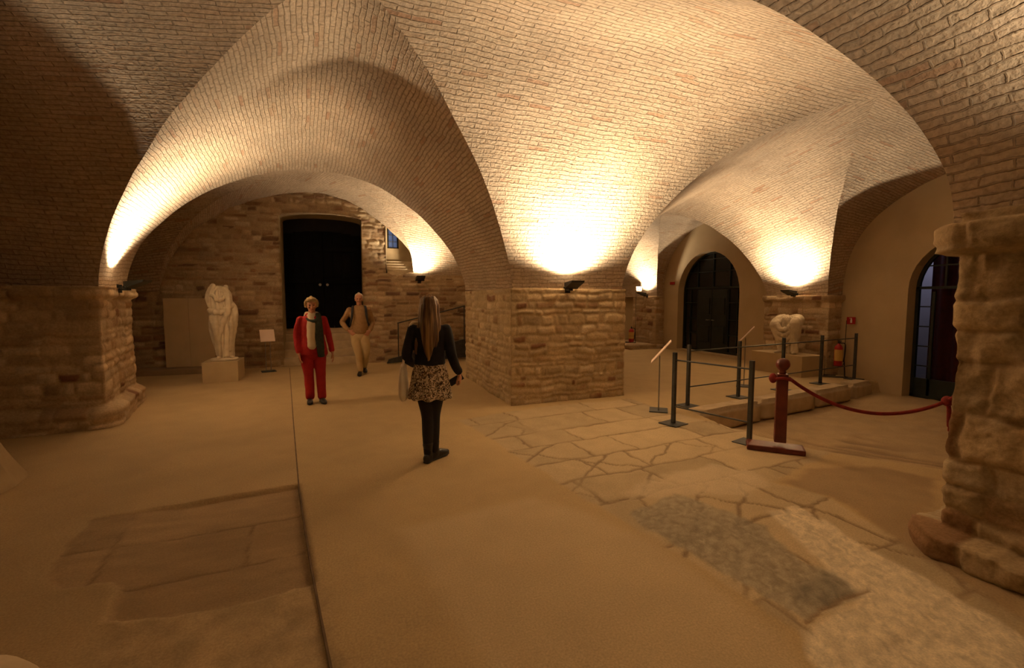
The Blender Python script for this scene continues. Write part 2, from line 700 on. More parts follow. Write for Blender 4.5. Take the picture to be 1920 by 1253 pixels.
# four quarter groins of the first bay
g1_far = groin(LEFT, C1, CFL, pL, pC)
g1_right = groin(CFL, C1, NR, pC, pN)
g1_near = groin(NR, C1, ML, pN)
g1_left = groin(ML, C1, LEFT, (1, 1), pL)
g2_left = groin(CFR, C2, NRR, (1.216, 1.099))
g2_far = groin(CFR, C2, WS, (1.216, 1.099), (.973, .937))
g2_right = groin(WS, C2, W0, (.973, .937))
g2_near = groin(W0, C2, NRR)
g3_near = groin(LEFTB, C3, CBL, (1.117, 1.219), (1.256, 1.19))
g4_near = groin(CBR, C4, WN, (2.0, 1.8), (1.392, 1.105))
C4b = C4
g4_right = groin(WN, C4, YS, (1.392, 1.105), (.8, 1))
g4_far = groin(X1, C4b, YS, (1, 1), (.75, .95))
g6_near = groin(X2, C6, YN)
XR = 10.15
lun2 = arch((XR, 7.03, 1.75), (XR, 1.9, 1.75), 4.0, p=.8)
lun4 = arch((XR, 8.64, 1.75), (XR, 13.07, 1.75), 3.98, p=.9)
lun6 = arch((XR, 14.4, 1.75), (XR, 19.4, 1.75), 4.0)
back_curve = poly_curve([(-4.05, 12.5, 1.7), (-4.01, 12.5, 1.95), (-3.86, 12.5, 2.4), (-3.66, 12.5, 2.8), (-3.28, 12.5, 3.27), (-2.57, 12.5, 3.8), (-2, 12.5, 4.03), (-1.43, 12.5, 4.2), (-.9, 12.5, 4.28), (-.5, 12.5, 4.28), (0, 12.5, 4.16), (.38, 12.5, 3.98), (.98, 12.5, 3.55), (1.4, 12.5, 3.16), (1.60, 12.5, 2.9), (1.65, 12.5, 2.6), (1.66, 12.5, 2.32)], len(g3_near))
web(g1_far, g3_near)
n3 = len(g3_near) // 2
P3, Q3 = (1.66, 12.5, 2.32), (-4.02, 12.5, 1.85)
far_right = groin(P3, C3, Q3, (1.0, 1.0), (1.0, 1.0))
g3_side_r = poly_curve(np.vstack([g3_near[n3:][::-1], far_right[:n3 + 1][::-1]]), 110)
g3_side_l = poly_curve(np.vstack([g3_near[:n3 + 1], far_right[n3:]]), 110)
web(g3_side_r, poly_curve(arch((3.3, 9.41, 1.85), (3.3, 12.5, 2.32), 4.2), 110))
web(g3_side_l, poly_curve(arch((-5.2, 9.22, 1.85), (-5.2, 12.5, 1.85), 4.1), 110))
web(far_right[::-1], back_curve)
web(g1_right, g2_left, 36)
web(g1_near, arch((3.70, -.6, 2.15), (-3.0, -.6, 1.9), 4.15), 32)
web(arch((3.70, -.6, 2.15), (-3.0, -.6, 1.9), 4.15), arch((3.70, -6, 2.15), (-3.0, -6, 1.9), 4.15), 24)
web(g1_left, arch((-5.2, 1.7, 1.9), (-5.2, 7.444, 1.8), 4.1))
web(g2_far, g4_near)
web(g2_right, lun2)
web(g2_near, arch((9.75, -.6, 1.75), (5.9, -.6, 1.9), 3.9))
web(g4_right, lun4)
web(groin(X1, C4b, YS, (1, 1), (.75, .95)), g6_near)
web(groin(YN, C6, (9.85, 19.4, 1.75)), lun6)
web(g6_near, arch((4.5, 19.6, 1.8), (10.1, 19.6, 1.8), 4.2))
web(groin(CBR, C4, X1, (2, 1.8)), arch((4.3, 8.9, 1.8), (4.3, 13.2, 1.8), 4.0))
me = mesh_np('ceiling', np.vstack(LV), np.vstack(LF))
uvl = me.uv_layers.new(name='UVMap')
allu = np.vstack(LUV)
vi = np.empty(len(me.loops), np.int32)
me.loops.foreach_get('vertex_index', vi)
uvl.data.foreach_set('uv', allu[vi].astype(np.float32).ravel())
struct(link('ceiling', me, M['brick'], None, True))

# ------------------------------------------------------------------ piers
PALC = [(.34, (.50, .385, .225)), (.26, (.55, .43, .265)), (.20, (.44, .325, .18)), (.12, (.58, .47, .31)), (.05, (.36, .235, .125)), (.05, (.24, .12, .06))]
tag(pier('pillar', [(2.36, 6.66), (4.45, 6.74), (4.52, 8.95), (2.33, 9.45)], -.02, 1.83, .018, 3, rows=(.055, .17), lens=(.08, .36), bulge=.028, pal=PALC, mortar=(.49, .375, .215), jw=.018), 'square rubble stone pillar in the middle of the vaulted hall')


def plinthL(V, U):
    return .13 * (1 - sstep(.2, .3, V + .02 * fbm(U * 3, V * 0, 0, 91))) + .07 * sstep(1.66, 1.70, V)


tag(pier('pillar', [(-5.2, 7.0), (-3.0, 7.30), (-3.36, 9.2), (-5.2, 9.3)], -.02, 1.82, .022, 11, bulge=.03, prof=plinthL), 'dark rubble stone pillar with moulded cap beside the headless draped statue')
PALN = [(.35, (.36, .255, .13)), (.25, (.42, .315, .175)), (.15, (.28, .16, .075)), (.15, (.38, .27, .14)), (.10, (.48, .385, .24))]


def profN(V, U):
    p = .19 * (1 - sstep(.135, .155, V + .015 * fbm(U * 4, V * 0, 0, 95)))
    imp = sstep(1.93, 1.96, V + .03 * fbm(U * 4, V * 0, 0, 97)) * (1 - sstep(2.12, 2.14, V))
    return p + .15 * imp + .03 * fbm(U * 2.5, V * 2.5, 7, 96)


tag(pier('pillar', [(5.9, 1.82), (3.70, 1.82), (3.70, -.62), (5.9, -.62)], -.02, 2.2, .0125, 23, rows=(.16, .36), lens=(.22, .62), bulge=.034, prof=profN, pal=PALN, rough=.03, cw=.02, mortar=(.34, .24, .125)), 'large stone pillar with projecting ledge close to the camera on the right')


def profW(V, U):
    return .07 * sstep(1.60, 1.63, V)


tag(pier('pillar', [(10.4, 8.66), (9.76, 8.66), (9.76, 7.04), (10.4, 7.04)], -.4, 1.75, .022, 31, bulge=.02, prof=profW), 'stone wall pier behind the kneeling draped statue fragment')
tag(pier('pillar', [(10.4, 14.4), (9.85, 14.4), (9.85, 13.05), (10.4, 13.05)], -.02, 1.78, .03, 37, bulge=.02), 'farthest stone wall pier beyond the arched glass door')
tag(pier('pillar', [(2.6, 13.2), (4.5, 13.2), (4.5, 14.5), (2.6, 14.5)], -.02, 1.83, .05, 41, bulge=.02), 'far stone pillar hidden behind the middle pillar')

# raised stone edging under the farthest pier
tag(pier('trim_1', [(10.1, 15.2), (9.0, 15.2), (8.75, 12.9), (10.1, 12.95)], -.02, .14, .03, 44, rows=(.1, .16), lens=(.4, .8), bulge=.03), 'low stone step under the farthest wall pier', kind='structure')


# ------------------------------------------------------------------ walls
def wall_masonry(name, x0, x1, y, z0, z1, res, seed, hole=None, **kw):
    nx, nz = int((x1 - x0) / res), int((z1 - z0) / res)
    xs, zs = np.linspace(x0, x1, nx), np.linspace(z0, z1, nz)
    U, V = np.meshgrid(xs, zs, indexing='ij')
    d, rr = courses(U, V, seed, kw.get('rows', (.08, .18)), kw.get('lens', (.18, .5)))
    disp = .03 * (.2 + .8 * rr[0]) * sstep(0, .04, d) + .012 * fbm(U * 9, V * 9, 1, seed) + .03 * fbm(U * 1.5, V * 1.5, 2, seed + 5)
    ver = np.stack([U, y - disp + .02, V], -1).reshape(-1, 3)
    f = grid_faces(nx, nz)
    if hole is not None:
        c = ver[f].mean(1)
        f = f[~hole(c[:, 0], c[:, 2])]
    me = mesh_np(name, ver, f)
    pal = kw.get('pal', PAL)
    set_tint(me, stone_tint(d, rr, U, V, seed, pal, kw.get('mortar', (.40, .295, .175))).reshape(-1, 3))
    return struct(link(name, me, M['stone'], None, True))


def back_hole(x, z):
    door = (x > -1.54) & (x < .36) & (z < 3.68 + .12 * (1 - ((x + .6) / .95) ** 2))
    niche = (x > .96) & (x < 1.67) & (z > 2.33 + .05 * np.sin(x * 9)) & (z < 4.4)
    return door | niche


PALB = [(.28, (.42, .30, .175)), (.2, (.48, .36, .22)), (.2, (.34, .225, .125)), (.14, (.27, .155, .085)), (.10, (.18, .10, .06)), (.08, (.52, .41, .26))]
wall_masonry('wall_back', -5.3, 3.4, 12.5, -.05, 4.5, .028, 51, back_hole, pal=PALB, rows=(.06, .15), lens=(.12, .42))


def quad_wall(name, pts, m):
    bm = bmesh.new()
    bm.faces.new([bm.verts.new(p) for p in pts])
    return struct(bm_obj(name, bm, m))


# recess of the big door: jambs, soffit, steps
def recess(name, loop, y0, y1, m, parent=None):
    bm = bmesh.new()
    a = [bm.verts.new((x, y0, z)) for x, z in loop]
    b = [bm.verts.new((x, y1, z)) for x, z in loop]
    for i in range(len(loop) - 1):
        bm.faces.new((a[i], a[i + 1], b[i + 1], b[i]))
    return bm_obj(name, bm, m, parent)


arc = [(-.59 + .955 * math.cos(t), 3.66 + .13 * math.sin(t)) for t in np.linspace(PI, 0, 15)]
loop = [(-1.545, -.02)] + arc + [(.365, -.02)]
struct(recess('trim_2', loop, 12.46, 13.45, M['rough_plaster']))
bm = bmesh.new()
for i in range(5):
    add_box(bm, (-.59, 12.56 + .19 * i + .45, .095 + .19 * i), (1.93, .9, .19), bevel=.012)
struct(tag(bm_obj('trim_3', bm, M['limestone']), 'stone steps rising to the large dark wooden door'))
bm = bmesh.new()
add_box(bm, (-4.0, 12.22, .05), (2.9, .62, .13), bevel=.015)
struct(bm_obj('trim_4', bm, mat('dark stone step', (.30, .2, .115), (.24, .16, .09), 4, .9, .5, 20)))
# niche behind the small window
quad_wall('trim_5', [(.96, 12.5, 2.3), (.96, 12.5, 4.4), (1.02, 13.2, 4.4), (1.02, 13.2, 2.75)], M['limestone'])
bm = bmesh.new()
for i in range(6):
    add_box(bm, (1.62, 12.53 + .11 * i + .3, 2.30 + .075 * i), (1.25, .6, .075), bevel=.008)
struct(bm_obj('trim_6', bm, M['limestone']))
bm = bmesh.new()
# back of the niche with an opening for the window
for x0, x1, z0, z1 in ((.95, 1.05, 2.4, 4.4), (1.36, 2.3, 2.4, 4.4), (1.05, 1.36, 2.4, 3.07), (1.05, 1.36, 3.62, 4.4)):
    add_box(bm, ((x0 + x1) / 2, 13.3, (z0 + z1) / 2), (x1 - x0, .2, z1 - z0))
struct(bm_obj('wall_niche', bm, M['rough_plaster']))
w = thing('window_1', (1.205, 13.25, 3.345), 'small barred window with bluish daylight high in the back niche', 'window')
w['kind'] = 'structure'
bm = bmesh.new()
for sx in (-1, 1):
    add_box(bm, (sx * .14, 0, 0), (.06, .05, .55), bevel=.004)
    add_box(bm, (0, 0, sx * .258), (.315, .05, .035), bevel=.004)
bm_obj('window_frame', bm, M['black'], w)
bm = bmesh.new()
for z in (-.09, .09):
    add_cyl(bm, (-.14, -.03, z), (.14, -.03, z), .009, seg=8)
add_cyl(bm, (0, -.03, -.25), (0, -.03, .25), .009, seg=8)
bm_obj('window_bar', bm, M['black'], w)
bm = bmesh.new()
add_box(bm, (0, .02, 0), (.27, .008, .5))
bm_obj('pane', bm, plain('dusk sky through pane', (.05, .07, .12), .3, 0, (.30, .42, .85), .13), w)

# plaster wall on the right with two arched openings
def arch_loop(yc, r, zs, zb, n=20):
    return [(yc + r, zb)] + [(yc + r * math.cos(t), zs + r * math.sin(t)) for t in np.linspace(0, PI, n)] + [(yc - r, zb)]


D2 = arch_loop(11.09, 1.25, 1.85, .06)
D3 = arch_loop(4.84, .95, 1.85, -.24)
bm = bmesh.new()
edges = []
outer = [(-.7, -.6), (20, -.6), (20, 4.6), (-.7, 4.6)]
for lp in (outer, D2, D3):
    vs = [bm.verts.new((XR, y, z)) for y, z in lp]
    edges += [bm.edges.new((vs[i], vs[(i + 1) % len(vs)])) for i in range(len(vs))]
bmesh.ops.triangle_fill(bm, use_beauty=True, use_dissolve=False, edges=edges)
for lp in (D2, D3):
    a = [bm.verts.new((XR, y, z)) for y, z in lp]
    b = [bm.verts.new((XR + .34, y, z)) for y, z in lp]
    for i in range(len(lp)):
        j = (i + 1) % len(lp)
        bm.faces.new((a[i], a[j], b[j], b[i]))
struct(bm_obj('wall_right', bm, M['plaster']))

# the remaining shell
quad_wall('wall_left', [(-5.2, -.6, -.1), (-5.2, 12.6, -.1), (-5.2, 12.6, 4.6), (-5.2, -.6, 4.6)], M['rough_plaster'])
quad_wall('wall_front', [(-3.2, -6, -.1), (3.9, -6, -.1), (3.9, -6, 4.6), (-3.2, -6, 4.6)], M['rough_plaster'])
quad_wall('wall_front_left', [(-3.0, -6, -.1), (-3.0, 1.7, -.1), (-3.0, 1.7, 1.95), (-3.0, -6, 1.95)], M['rough_plaster'])
quad_wall('wall_front_left_end', [(-5.2, 1.7, -.1), (-3.0, 1.7, -.1), (-3.0, 1.7, 1.95), (-5.2, 1.7, 1.95)], M['rough_plaster'])
quad_wall('wall_front_right', [(3.72, -6, -.1), (3.72, -.6, -.1), (3.72, -.6, 2.2), (3.72, -6, 2.2)], M['rough_plaster'])
quad_wall('wall_side', [(5.6, -.6, -.5), (10.2, -.6, -.5), (10.2, -.6, 4.2), (5.6, -.6, 4.2)], M['rough_plaster'])
quad_wall('wall_inner', [(3.3, 9.3, -.1), (3.3, 13.3, -.1), (3.3, 13.3, 4.3), (3.3, 9.3, 4.3)], M['rough_plaster'])
wall_masonry('wall_far', 2.6, 10.2, 19.6, -.05, 4.5, .06, 61)

# pale flared buttress at the left edge of the frame
zz = np.linspace(0, 1.72, 40)
rings = []
for z in zz:
    fl = .22 * math.exp(-(z / .28) ** 1.3) + .05 * (1 - z / 1.72)
    ring = []
    for x, y in ((-5.15, 4.55), (-3.18, 4.5), (-3.05, 4.62), (-3.03, 5.2), (-3.10, 5.36), (-3.28, 5.42), (-5.15, 5.42)):
        nx = .8 if x > -3.25 else (0.3 if x > -3.4 else 0)
        ny = (1 if y > 5.3 else (-.8 if y < 4.6 else 0)) * (1 if x > -5 else 0)
        w1 = .025 * float(vnoise(x * 3, y * 3, z * 4, 77))
        ring.append((x + nx * fl + w1, y + ny * fl * .6, z))
    rings.append(ring)
bm = bmesh.new()
rv = [[bm.verts.new(p) for p in r] for r in rings]
for a, b in zip(rv, rv[1:]):
    for i in range(7):
        bm.faces.new((a[i], a[(i + 1) % 7], b[(i + 1) % 7], b[i]))
bm.faces.new(rv[-1])
struct(tag(bm_obj('wall_buttress', bm, M['rough_plaster'], smooth=False), 'pale rounded plaster buttress at the left edge of the hall'))

# ------------------------------------------------------------------ floor
def axis(a, b, fine0, fine1, rf, rc):
    return np.unique(np.round(np.r_[np.arange(a, fine0, rc), np.arange(fine0, fine1, rf), np.arange(fine1, b + rc, rc)], 4))


def sdf(X, Y, poly):
    """Signed distance to a polygon, negative inside."""
    P = np.array(poly)
    d = np.full(X.shape, 1e9)
    ins = np.zeros(X.shape, bool)
    for i in range(len(P)):
        a, b = P[i], P[(i + 1) % len(P)]
        e = b - a
        t = np.clip(((X - a[0]) * e[0] + (Y - a[1]) * e[1]) / (e @ e), 0, 1)
        d = np.minimum(d, np.hypot(X - a[0] - t * e[0], Y - a[1] - t * e[1]))
        c = (a[1] > Y) != (b[1] > Y)
        with np.errstate(divide='ignore', invalid='ignore'):
            ins ^= c & (X < (b[0] - a[0]) * (Y - a[1]) / (b[1] - a[1] + 1e-12) + a[0])
    return np.where(ins, -d, d)


def gpoly(pts):
    return [ground(u, v)[:2] for u, v in pts]


gx = axis(-5.3, 10.7, -2.6, 6.6, .022, .07)
gy = axis(-6.1, 20, .9, 6.4, .022, .07)
X, Y = np.meshgrid(gx, gy, indexing='ij')
Z = np.zeros_like(X)
wa = fbm(X * 2, Y * 2, 0, 5)
wb = fbm(X * 7, Y * 7, 0, 6)
edge = .05 * wa + .03 * wb
base = np.array([.475, .352, .18])
col = np.ones(X.shape + (3,)) * base * (1 + .08 * wa + .06 * wb)[..., None]


def lay(mask, c):
    global col
    c = np.asarray(c)
    c = c if c.ndim == 3 else np.ones(X.shape + (3,)) * c
    col = col * (1 - mask[..., None]) + c * mask[..., None]


# old paving of irregular slabs
pave = sdf(X, Y, gpoly([(862, 788), (985, 868), (1108, 945), (1235, 1012), (1335, 1078), (1480, 1180), (1560, 1253), (1920, 1253), (1920, 1160), (1780, 1060), (1560, 935), (1450, 905), (1560, 845), (1480, 800), (1330, 790), (1240, 768), (1180, 748), (1000, 765)])) + edge
mp = 1 - sstep(-.03, .03, pave)
ca, sa = math.cos(.10), math.sin(.10)
U2, V2 = X * ca + Y * sa, -X * sa + Y * ca
d, rr = courses(U2, V2, 71, (.42, .75), (.5, 1.15), .065)
d2, rr2 = courses(U2 * .8 + V2 * .6, V2 * .8 - U2 * .6, 72, (.3, .7), (.4, .9), .10)
sub = rr[3] > .62
dd = np.where(sub, np.minimum(d, d2), d)
slab = np.array([.47, .37, .22]) * (.86 + .3 * rr[2] + .12 * wb)[..., None]
slab = slab * (1 + .10 * np.where(sub, rr2[1] - .5, 0))[..., None]
lay(mp, slab)
crack = (1 - sstep(.004, .022 + .012 * wb, dd)) * mp * sstep(-.45, .25, fbm(X * 1.3, Y * 1.3, 4, 8) + .25)
lay(crack * .8, (.17, .11, .055))
Z += -.008 * crack + mp * .008 * (rr[0] - .5)
# pale worn patch in the slabs
pp = sdf(X, Y, gpoly([(1165, 925), (1240, 890), (1330, 873), (1400, 880), (1440, 905), (1400, 932), (1300, 925), (1220, 938)])) + .10 * wb
lay((1 - sstep(-.05, .06, pp)) * .75, np.array([.62, .51, .34]) * (1 + .12 * wb)[..., None])
# grey granite blocks
gr = sdf(X, Y, gpoly([(1185, 965), (1265, 925), (1330, 945), (1430, 985), (1500, 1050), (1600, 1085), (1630, 1115), (1560, 1140), (1510, 1165), (1400, 1100), (1290, 1030), (1215, 995)])) + .05 * wb
mg = 1 - sstep(-.02, .03, gr)
spk = vnoise(X * 38, Y * 38, 0, 33)
lay(mg * .85, np.array([.34, .295, .21]) * (1 + .35 * spk + .15 * wa)[..., None])
gd = sdf(X, Y, gpoly([(1495, 1105), (1535, 1070), (1590, 1085), (1628, 1110), (1560, 1135), (1500, 1130)])) + .06 * wb
lay((1 - sstep(-.03, .03, gd)) * .75, np.array([.22, .19, .135]) * (1 + .4 * spk)[..., None])
# coarse speckled paler strip at the lower right
pr = sdf(X, Y, gpoly([(1440, 960), (1500, 950), (1640, 1035), (1780, 1110), (1920, 1195), (1920, 1300), (1560, 1300), (1500, 1185), (1620, 1120), (1560, 1075)])) + .05 * wb
lay((1 - sstep(-.02, .03, pr)) * .85, np.array([.76, .66, .48]) * (1 + .28 * spk + .1 * wa)[..., None])
# darker, browner floor beside the right pillar
ea = sdf(X, Y, gpoly([(1470, 905), (1560, 935), (1700, 1030), (1920, 1165), (1920, 1080), (1730, 980), (1760, 900), (1640, 875), (1520, 880)])) + edge
lay((1 - sstep(-.05, .05, ea)) * .8, np.array([.31, .215, .11]) * (1 + .12 * wb)[..., None])

# crack across the granite
def crackline(pts, w, c):
    P = [ground(u, v)[:2] for u, v in pts]
    dd_ = np.full(X.shape, 1e9)
    for a, b in zip(P, P[1:]):
        e = b - a
        t = np.clip(((X - a[0]) * e[0] + (Y - a[1]) * e[1]) / (e @ e), 0, 1)
        dd_ = np.minimum(dd_, np.hypot(X - a[0] - t * e[0], Y - a[1] - t * e[1]))
    k = 1 - sstep(w * .4, w * 1.3, dd_ + .01 * wb)
    lay(k * .8, c)
    return k


Z -= .01 * crackline([(1512, 1168), (1545, 1140), (1580, 1125), (1630, 1108)], .014, (.24, .15, .07))
# sunken old slabs at the lower left, cut straight along the walkway
seam = [(543, 690), (550, 790), (560, 910), (571, 985), (582, 1052), (598, 1140), (608, 1190), (622, 1260)]
sl = sdf(X, Y, gpoly([(560, 908), (450, 926), (330, 950), (180, 972), (150, 1000), (92, 1080), (120, 1100), (215, 1085), (235, 1100), (200, 1160), (330, 1150), (480, 1120), (590, 1090), (582, 1052), (571, 985)])) + (.03 * wb + .05 * wa) * sstep(-.75, -1.3, X)
ms = 1 - sstep(-.015, .015, sl)
d3, rr3 = courses(U2, V2, 75, (.40, .62), (.6, 1.5), .03)
lay(ms * .9, np.array([.34, .235, .125]) * (.9 + .25 * rr3[2] + .2 * fbm(X * 5, Y * 14, 0, 44))[..., None])
c3 = (1 - sstep(.004, .02, d3)) * ms
lay(c3 * .6 * sstep(-.25, .3, wb + .3), (.15, .095, .045))
Z -= (.006 + .03 * sstep(-1.75, -1.1, X)) * ms + .006 * c3
rub = sdf(X, Y, gpoly([(215, 1165), (400, 1135), (590, 1092), (598, 1140), (622, 1260), (150, 1260)])) + .08 * wb
mr_ = 1 - sstep(-.05, .08, rub)
lay(mr_ * .8, np.array([.42, .31, .17]) * (1 + .35 * fbm(X * 9, Y * 9, 0, 46))[..., None])
Z += mr_ * (.016 * fbm(X * 6, Y * 6, 0, 47) - .006)
# left of the walkway the old floor lies a little darker
lf = sdf(X, Y, gpoly([(543, 690), (550, 790), (560, 910), (582, 1052), (622, 1260), (-300, 1260), (-300, 800), (240, 740), (300, 690)])) + .01 * wb
lay((1 - sstep(-.01, .01, lf)) * .35 * (1 - ms) * (1 - mr_), np.array([.42, .30, .165]) * (1 + .2 * wa)[..., None])
# band of light on the floor, painted into its colour
lit_band = sdf(X, Y, gpoly([(740, 990), (1000, 930), (1110, 960), (1235, 1020), (1335, 1085), (1480, 1190), (1560, 1300), (920, 1300)])) + .04 * wa
lay((1 - sstep(-.12, .06, lit_band)) * .7, np.array([.55, .43, .26]) * (1 + .06 * wa + .05 * wb)[..., None])
# slight unevenness of the floor
Z += .004 * fbm(X * 1.2, Y * 1.2, 0, 9)
# excavated pit behind the rope
pit_poly = [(4.75, 5.42), (6.3, 5.78), (8.7, 6.2), (9.7, 6.35), (XR + .5, 6.1), (XR + .5, 2.0), (6.2, 2.0), (5.4, 2.6), (4.75, 3.5), (4.55, 4.2)]
ps = sdf(X, Y, pit_poly)
steep = sstep(4.6, 5.3, Y + .15 * (X < 5.2))
dep = -.30 * ((1 - sstep(-.9, .0, ps)) * (1 - steep) + (1 - sstep(-.06, .0, ps)) * steep)
dep = dep * (1 - .25 * sstep(8.6, 9.6, X))
mpit = np.clip(-dep / .3, 0, 1)
Z += dep + .03 * mpit * fbm(X * 2.5, Y * 2.5, 0, 15)
lay(mpit * .85, np.array([.43, .315, .175]) * (1 + .15 * wb)[..., None])
tt, tn = .46 * X - .89 * Y, .89 * X + .46 * Y
st = sstep(-.05, .45, fbm(tt * 1.4, tn * 7, 0, 61, 2)) * sstep(.02, .3, mpit) * (1 - sstep(4.4, 5.0, Y)) * (1 - sstep(6.4, 7.2, X))
lay(st * .7, (.21, .14, .075))
Z -= .02 * st
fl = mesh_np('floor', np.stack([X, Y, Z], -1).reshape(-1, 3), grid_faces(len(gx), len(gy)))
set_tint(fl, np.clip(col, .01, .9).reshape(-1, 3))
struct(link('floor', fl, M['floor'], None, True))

bm = bmesh.new()
prev = None
for u_, v_ in [(seam[0][0], seam[0][1])] + seam[1:]:
    g_ = ground(u_, v_)
    pr_ = [bm.verts.new((g_[0] + dx, g_[1], z)) for dx, z in ((-.006, -.03), (-.006, .004), (.006, .004), (.006, -.03))]
    if prev:
        for i in range(3):
            bm.faces.new((prev[i], prev[i + 1], pr_[i + 1], pr_[i]))
    prev = pr_
struct(bm_obj('trim_7', bm, mat('dark joint strip', (.17, .11, .055), (.11, .07, .035), 9, .8)))

# ------------------------------------------------------------------ doors
# big dark double door up the steps
d = thing('door_1', (-.6, 13.3, .90), 'large blackened double door up the steps in the back wall', 'door')
d['kind'] = 'structure'
for s in (-1, 1):
    bm = bmesh.new()
    for i in range(4):
        x = s * (.12 + .235 * i)
        h = 2.44 + .12 * (1 - (abs(x) / .95) ** 2)
        add_box(bm, (x, 0, h / 2), (.228, .07, h), bevel=.008)
    for z in (.35, 1.25, 2.1):
        add_box(bm, (s * .475, -.05, z), (.9, .04, .14), bevel=.01)
    lf_ = bm_obj('door_leaf', bm, M['doorwood'], d)
    bm = bmesh.new()
    add_cyl(bm, (s * .09, -.12, 1.15), (s * .09, -.04, 1.15), .012, seg=10)
    r = bmesh.ops.create_cone(bm, cap_ends=True, segments=14, radius1=.035, radius2=.035, depth=.02)
    bmesh.ops.transform(bm, matrix=Matrix.Translation((s * .09, -.12, 1.15)) @ Matrix.Rotation(PI / 2, 4, 'X'), verts=r['verts'])
    bm_obj('handle', bm, M['steel'], lf_)
bm = bmesh.new()
add_box(bm, (0, .06, 1.5), (2.3, .04, 3.1))
bm_obj('door_back', bm, M['dark'], d)


def arched_bar(bm, yc, r, zs, x, w, t, n=22):
    """Flat arch ring in the plane of the right wall."""
    a = []
    for th in np.linspace(0, PI, n):
        a.append([bm.verts.new((x + dx, yc + (r - k) * math.cos(th), zs + (r - k) * math.sin(th))) for dx, k in ((0, 0), (t, 0), (t, w), (0, w))])
    for p, q in zip(a, a[1:]):
        for i in range(4):
            bm.faces.new((p[i], p[(i + 1) % 4], q[(i + 1) % 4], q[i]))


def arch_door(name, yc, r, zs, zb, x, label, zt):
    t = thing(name, (x, yc, zb), label, 'door')
    t['kind'] = 'structure'
    hs = zs - zb
    bm = bmesh.new()
    arched_bar(bm, 0, r, hs, -.03, .055, .06)
    for s in (-1, 1):
        add_box(bm, (0, s * (r - .028), hs / 2), (.06, .055, hs))
    add_box(bm, (0, 0, zt - zb), (.06, 2 * r, .05))
    add_box(bm, (0, 0, .03), (.06, 2 * r, .06))
    bm_obj('door_frame', bm, M['doormetal'], t)
    # fanlight bars
    bm = bmesh.new()
    for y in (-.52 * r, 0, .52 * r):
        top = hs + math.sqrt(r * r - y * y) - .03
        add_box(bm, (0, y, (zt - zb + top) / 2), (.035, .03, top - (zt - zb)))
    for k in (.45, .8):
        z = zt - zb + k * (hs + r - zt + zb)
        hw = math.sqrt(max(r * r - (z - hs) ** 2, .01)) if z > hs else r
        add_box(bm, (0, 0, z), (.03, 2 * hw - .06, .025))
    bm_obj('fanlight_bar', bm, M['doormetal'], t)
    return t, hs


t, hs = arch_door('door_2', 11.09, 1.25, 1.85, .06, XR + .26, 'arched dark glazed double door in the cream wall beyond the railing', 2.02)
for s in (-1, 1):
    bm = bmesh.new()
    add_box(bm, (0, s * .30, .98), (.05, .58, 1.85), bevel=.006)
    for z in (.25, 1.1):
        add_box(bm, (-.02, s * .30, z + .3), (.05, .42, .5), bevel=.01)
    lf_ = bm_obj('door_leaf', bm, M['doormetal'], t)
    bm = bmesh.new()
    add_cyl(bm, (-.03, s * .06, .98), (-.09, s * .06, .98), .010, seg=8)
    add_cyl(bm, (-.09, s * .06, .98), (-.09, s * .17, .98), .010, seg=8)
    bm_obj('handle', bm, M['steel'], lf_)
bm = bmesh.new()
for y in (.78, -.78):
    for z in (.55, 1.0, 1.5):
        add_box(bm, (0, y, z), (.03, .72, .025))
for y in (.62, .95, -.62, -.95):
    add_box(bm, (0, y, .98), (.035, .03, 1.85))
bm_obj('side_bar', bm, M['doormetal'], t)
bm = bmesh.new()
vs = [bm.verts.new((.02, y - 11.09, z - .06)) for y, z in arch_loop(11.09, 1.23, 1.85, .06)]
bm.faces.new(vs)
r_ = bmesh.ops.extrude_face_region(bm, geom=bm.faces[:])
bmesh.ops.translate(bm, verts=[v for v in r_['geom'] if isinstance(v, bmesh.types.BMVert)], vec=(.01, 0, 0))
bm_obj('pane', bm, M['glass'], t)

t, hs = arch_door('door_3', 4.84, .95, 1.85, -.24, XR + .26, 'arched glazed door partly hidden behind the near right pillar', 1.88)
bm = bmesh.new()
for y in (.66, -.66, .02):
    add_box(bm, (0, y, 1.02), (.04, .045, 2.05))
for z in (.62, 1.0, 1.38, 1.76):
    add_box(bm, (0, .79, z), (.03, .26, .022))
bm_obj('side_bar', bm, M['doormetal'], t)
bm = bmesh.new()
add_box(bm, (.0, 0, .2), (.04, 1.86, .36), bevel=.004)
bm_obj('kick_panel', bm, M['doormetal'], t)
bm = bmesh.new()
add_cyl(bm, (-.03, .12, 1.05), (-.09, .12, 1.05), .01, seg=8)
add_cyl(bm, (-.09, .12, .95), (-.09, .12, 1.2), .012, seg=8)
bm_obj('handle', bm, M['steel'], t)
# glass pane of the near door: clear, so the curtain behind shows
gm, nt_, b_ = nmat('clear door glass')
b_.inputs['Base Color'].default_value = (.8, .85, .9, 1)
b_.inputs['Roughness'].default_value = .02
b_.inputs['Transmission Weight'].default_value = 1
b_.inputs['IOR'].default_value = 1.1
bm = bmesh.new()
vs = [bm.verts.new((.02, y - 4.84, z + .24)) for y, z in arch_loop(4.84, .93, 1.85, -.24)]
bm.faces.new(vs)
bm_obj('pane', bm, gm, t)
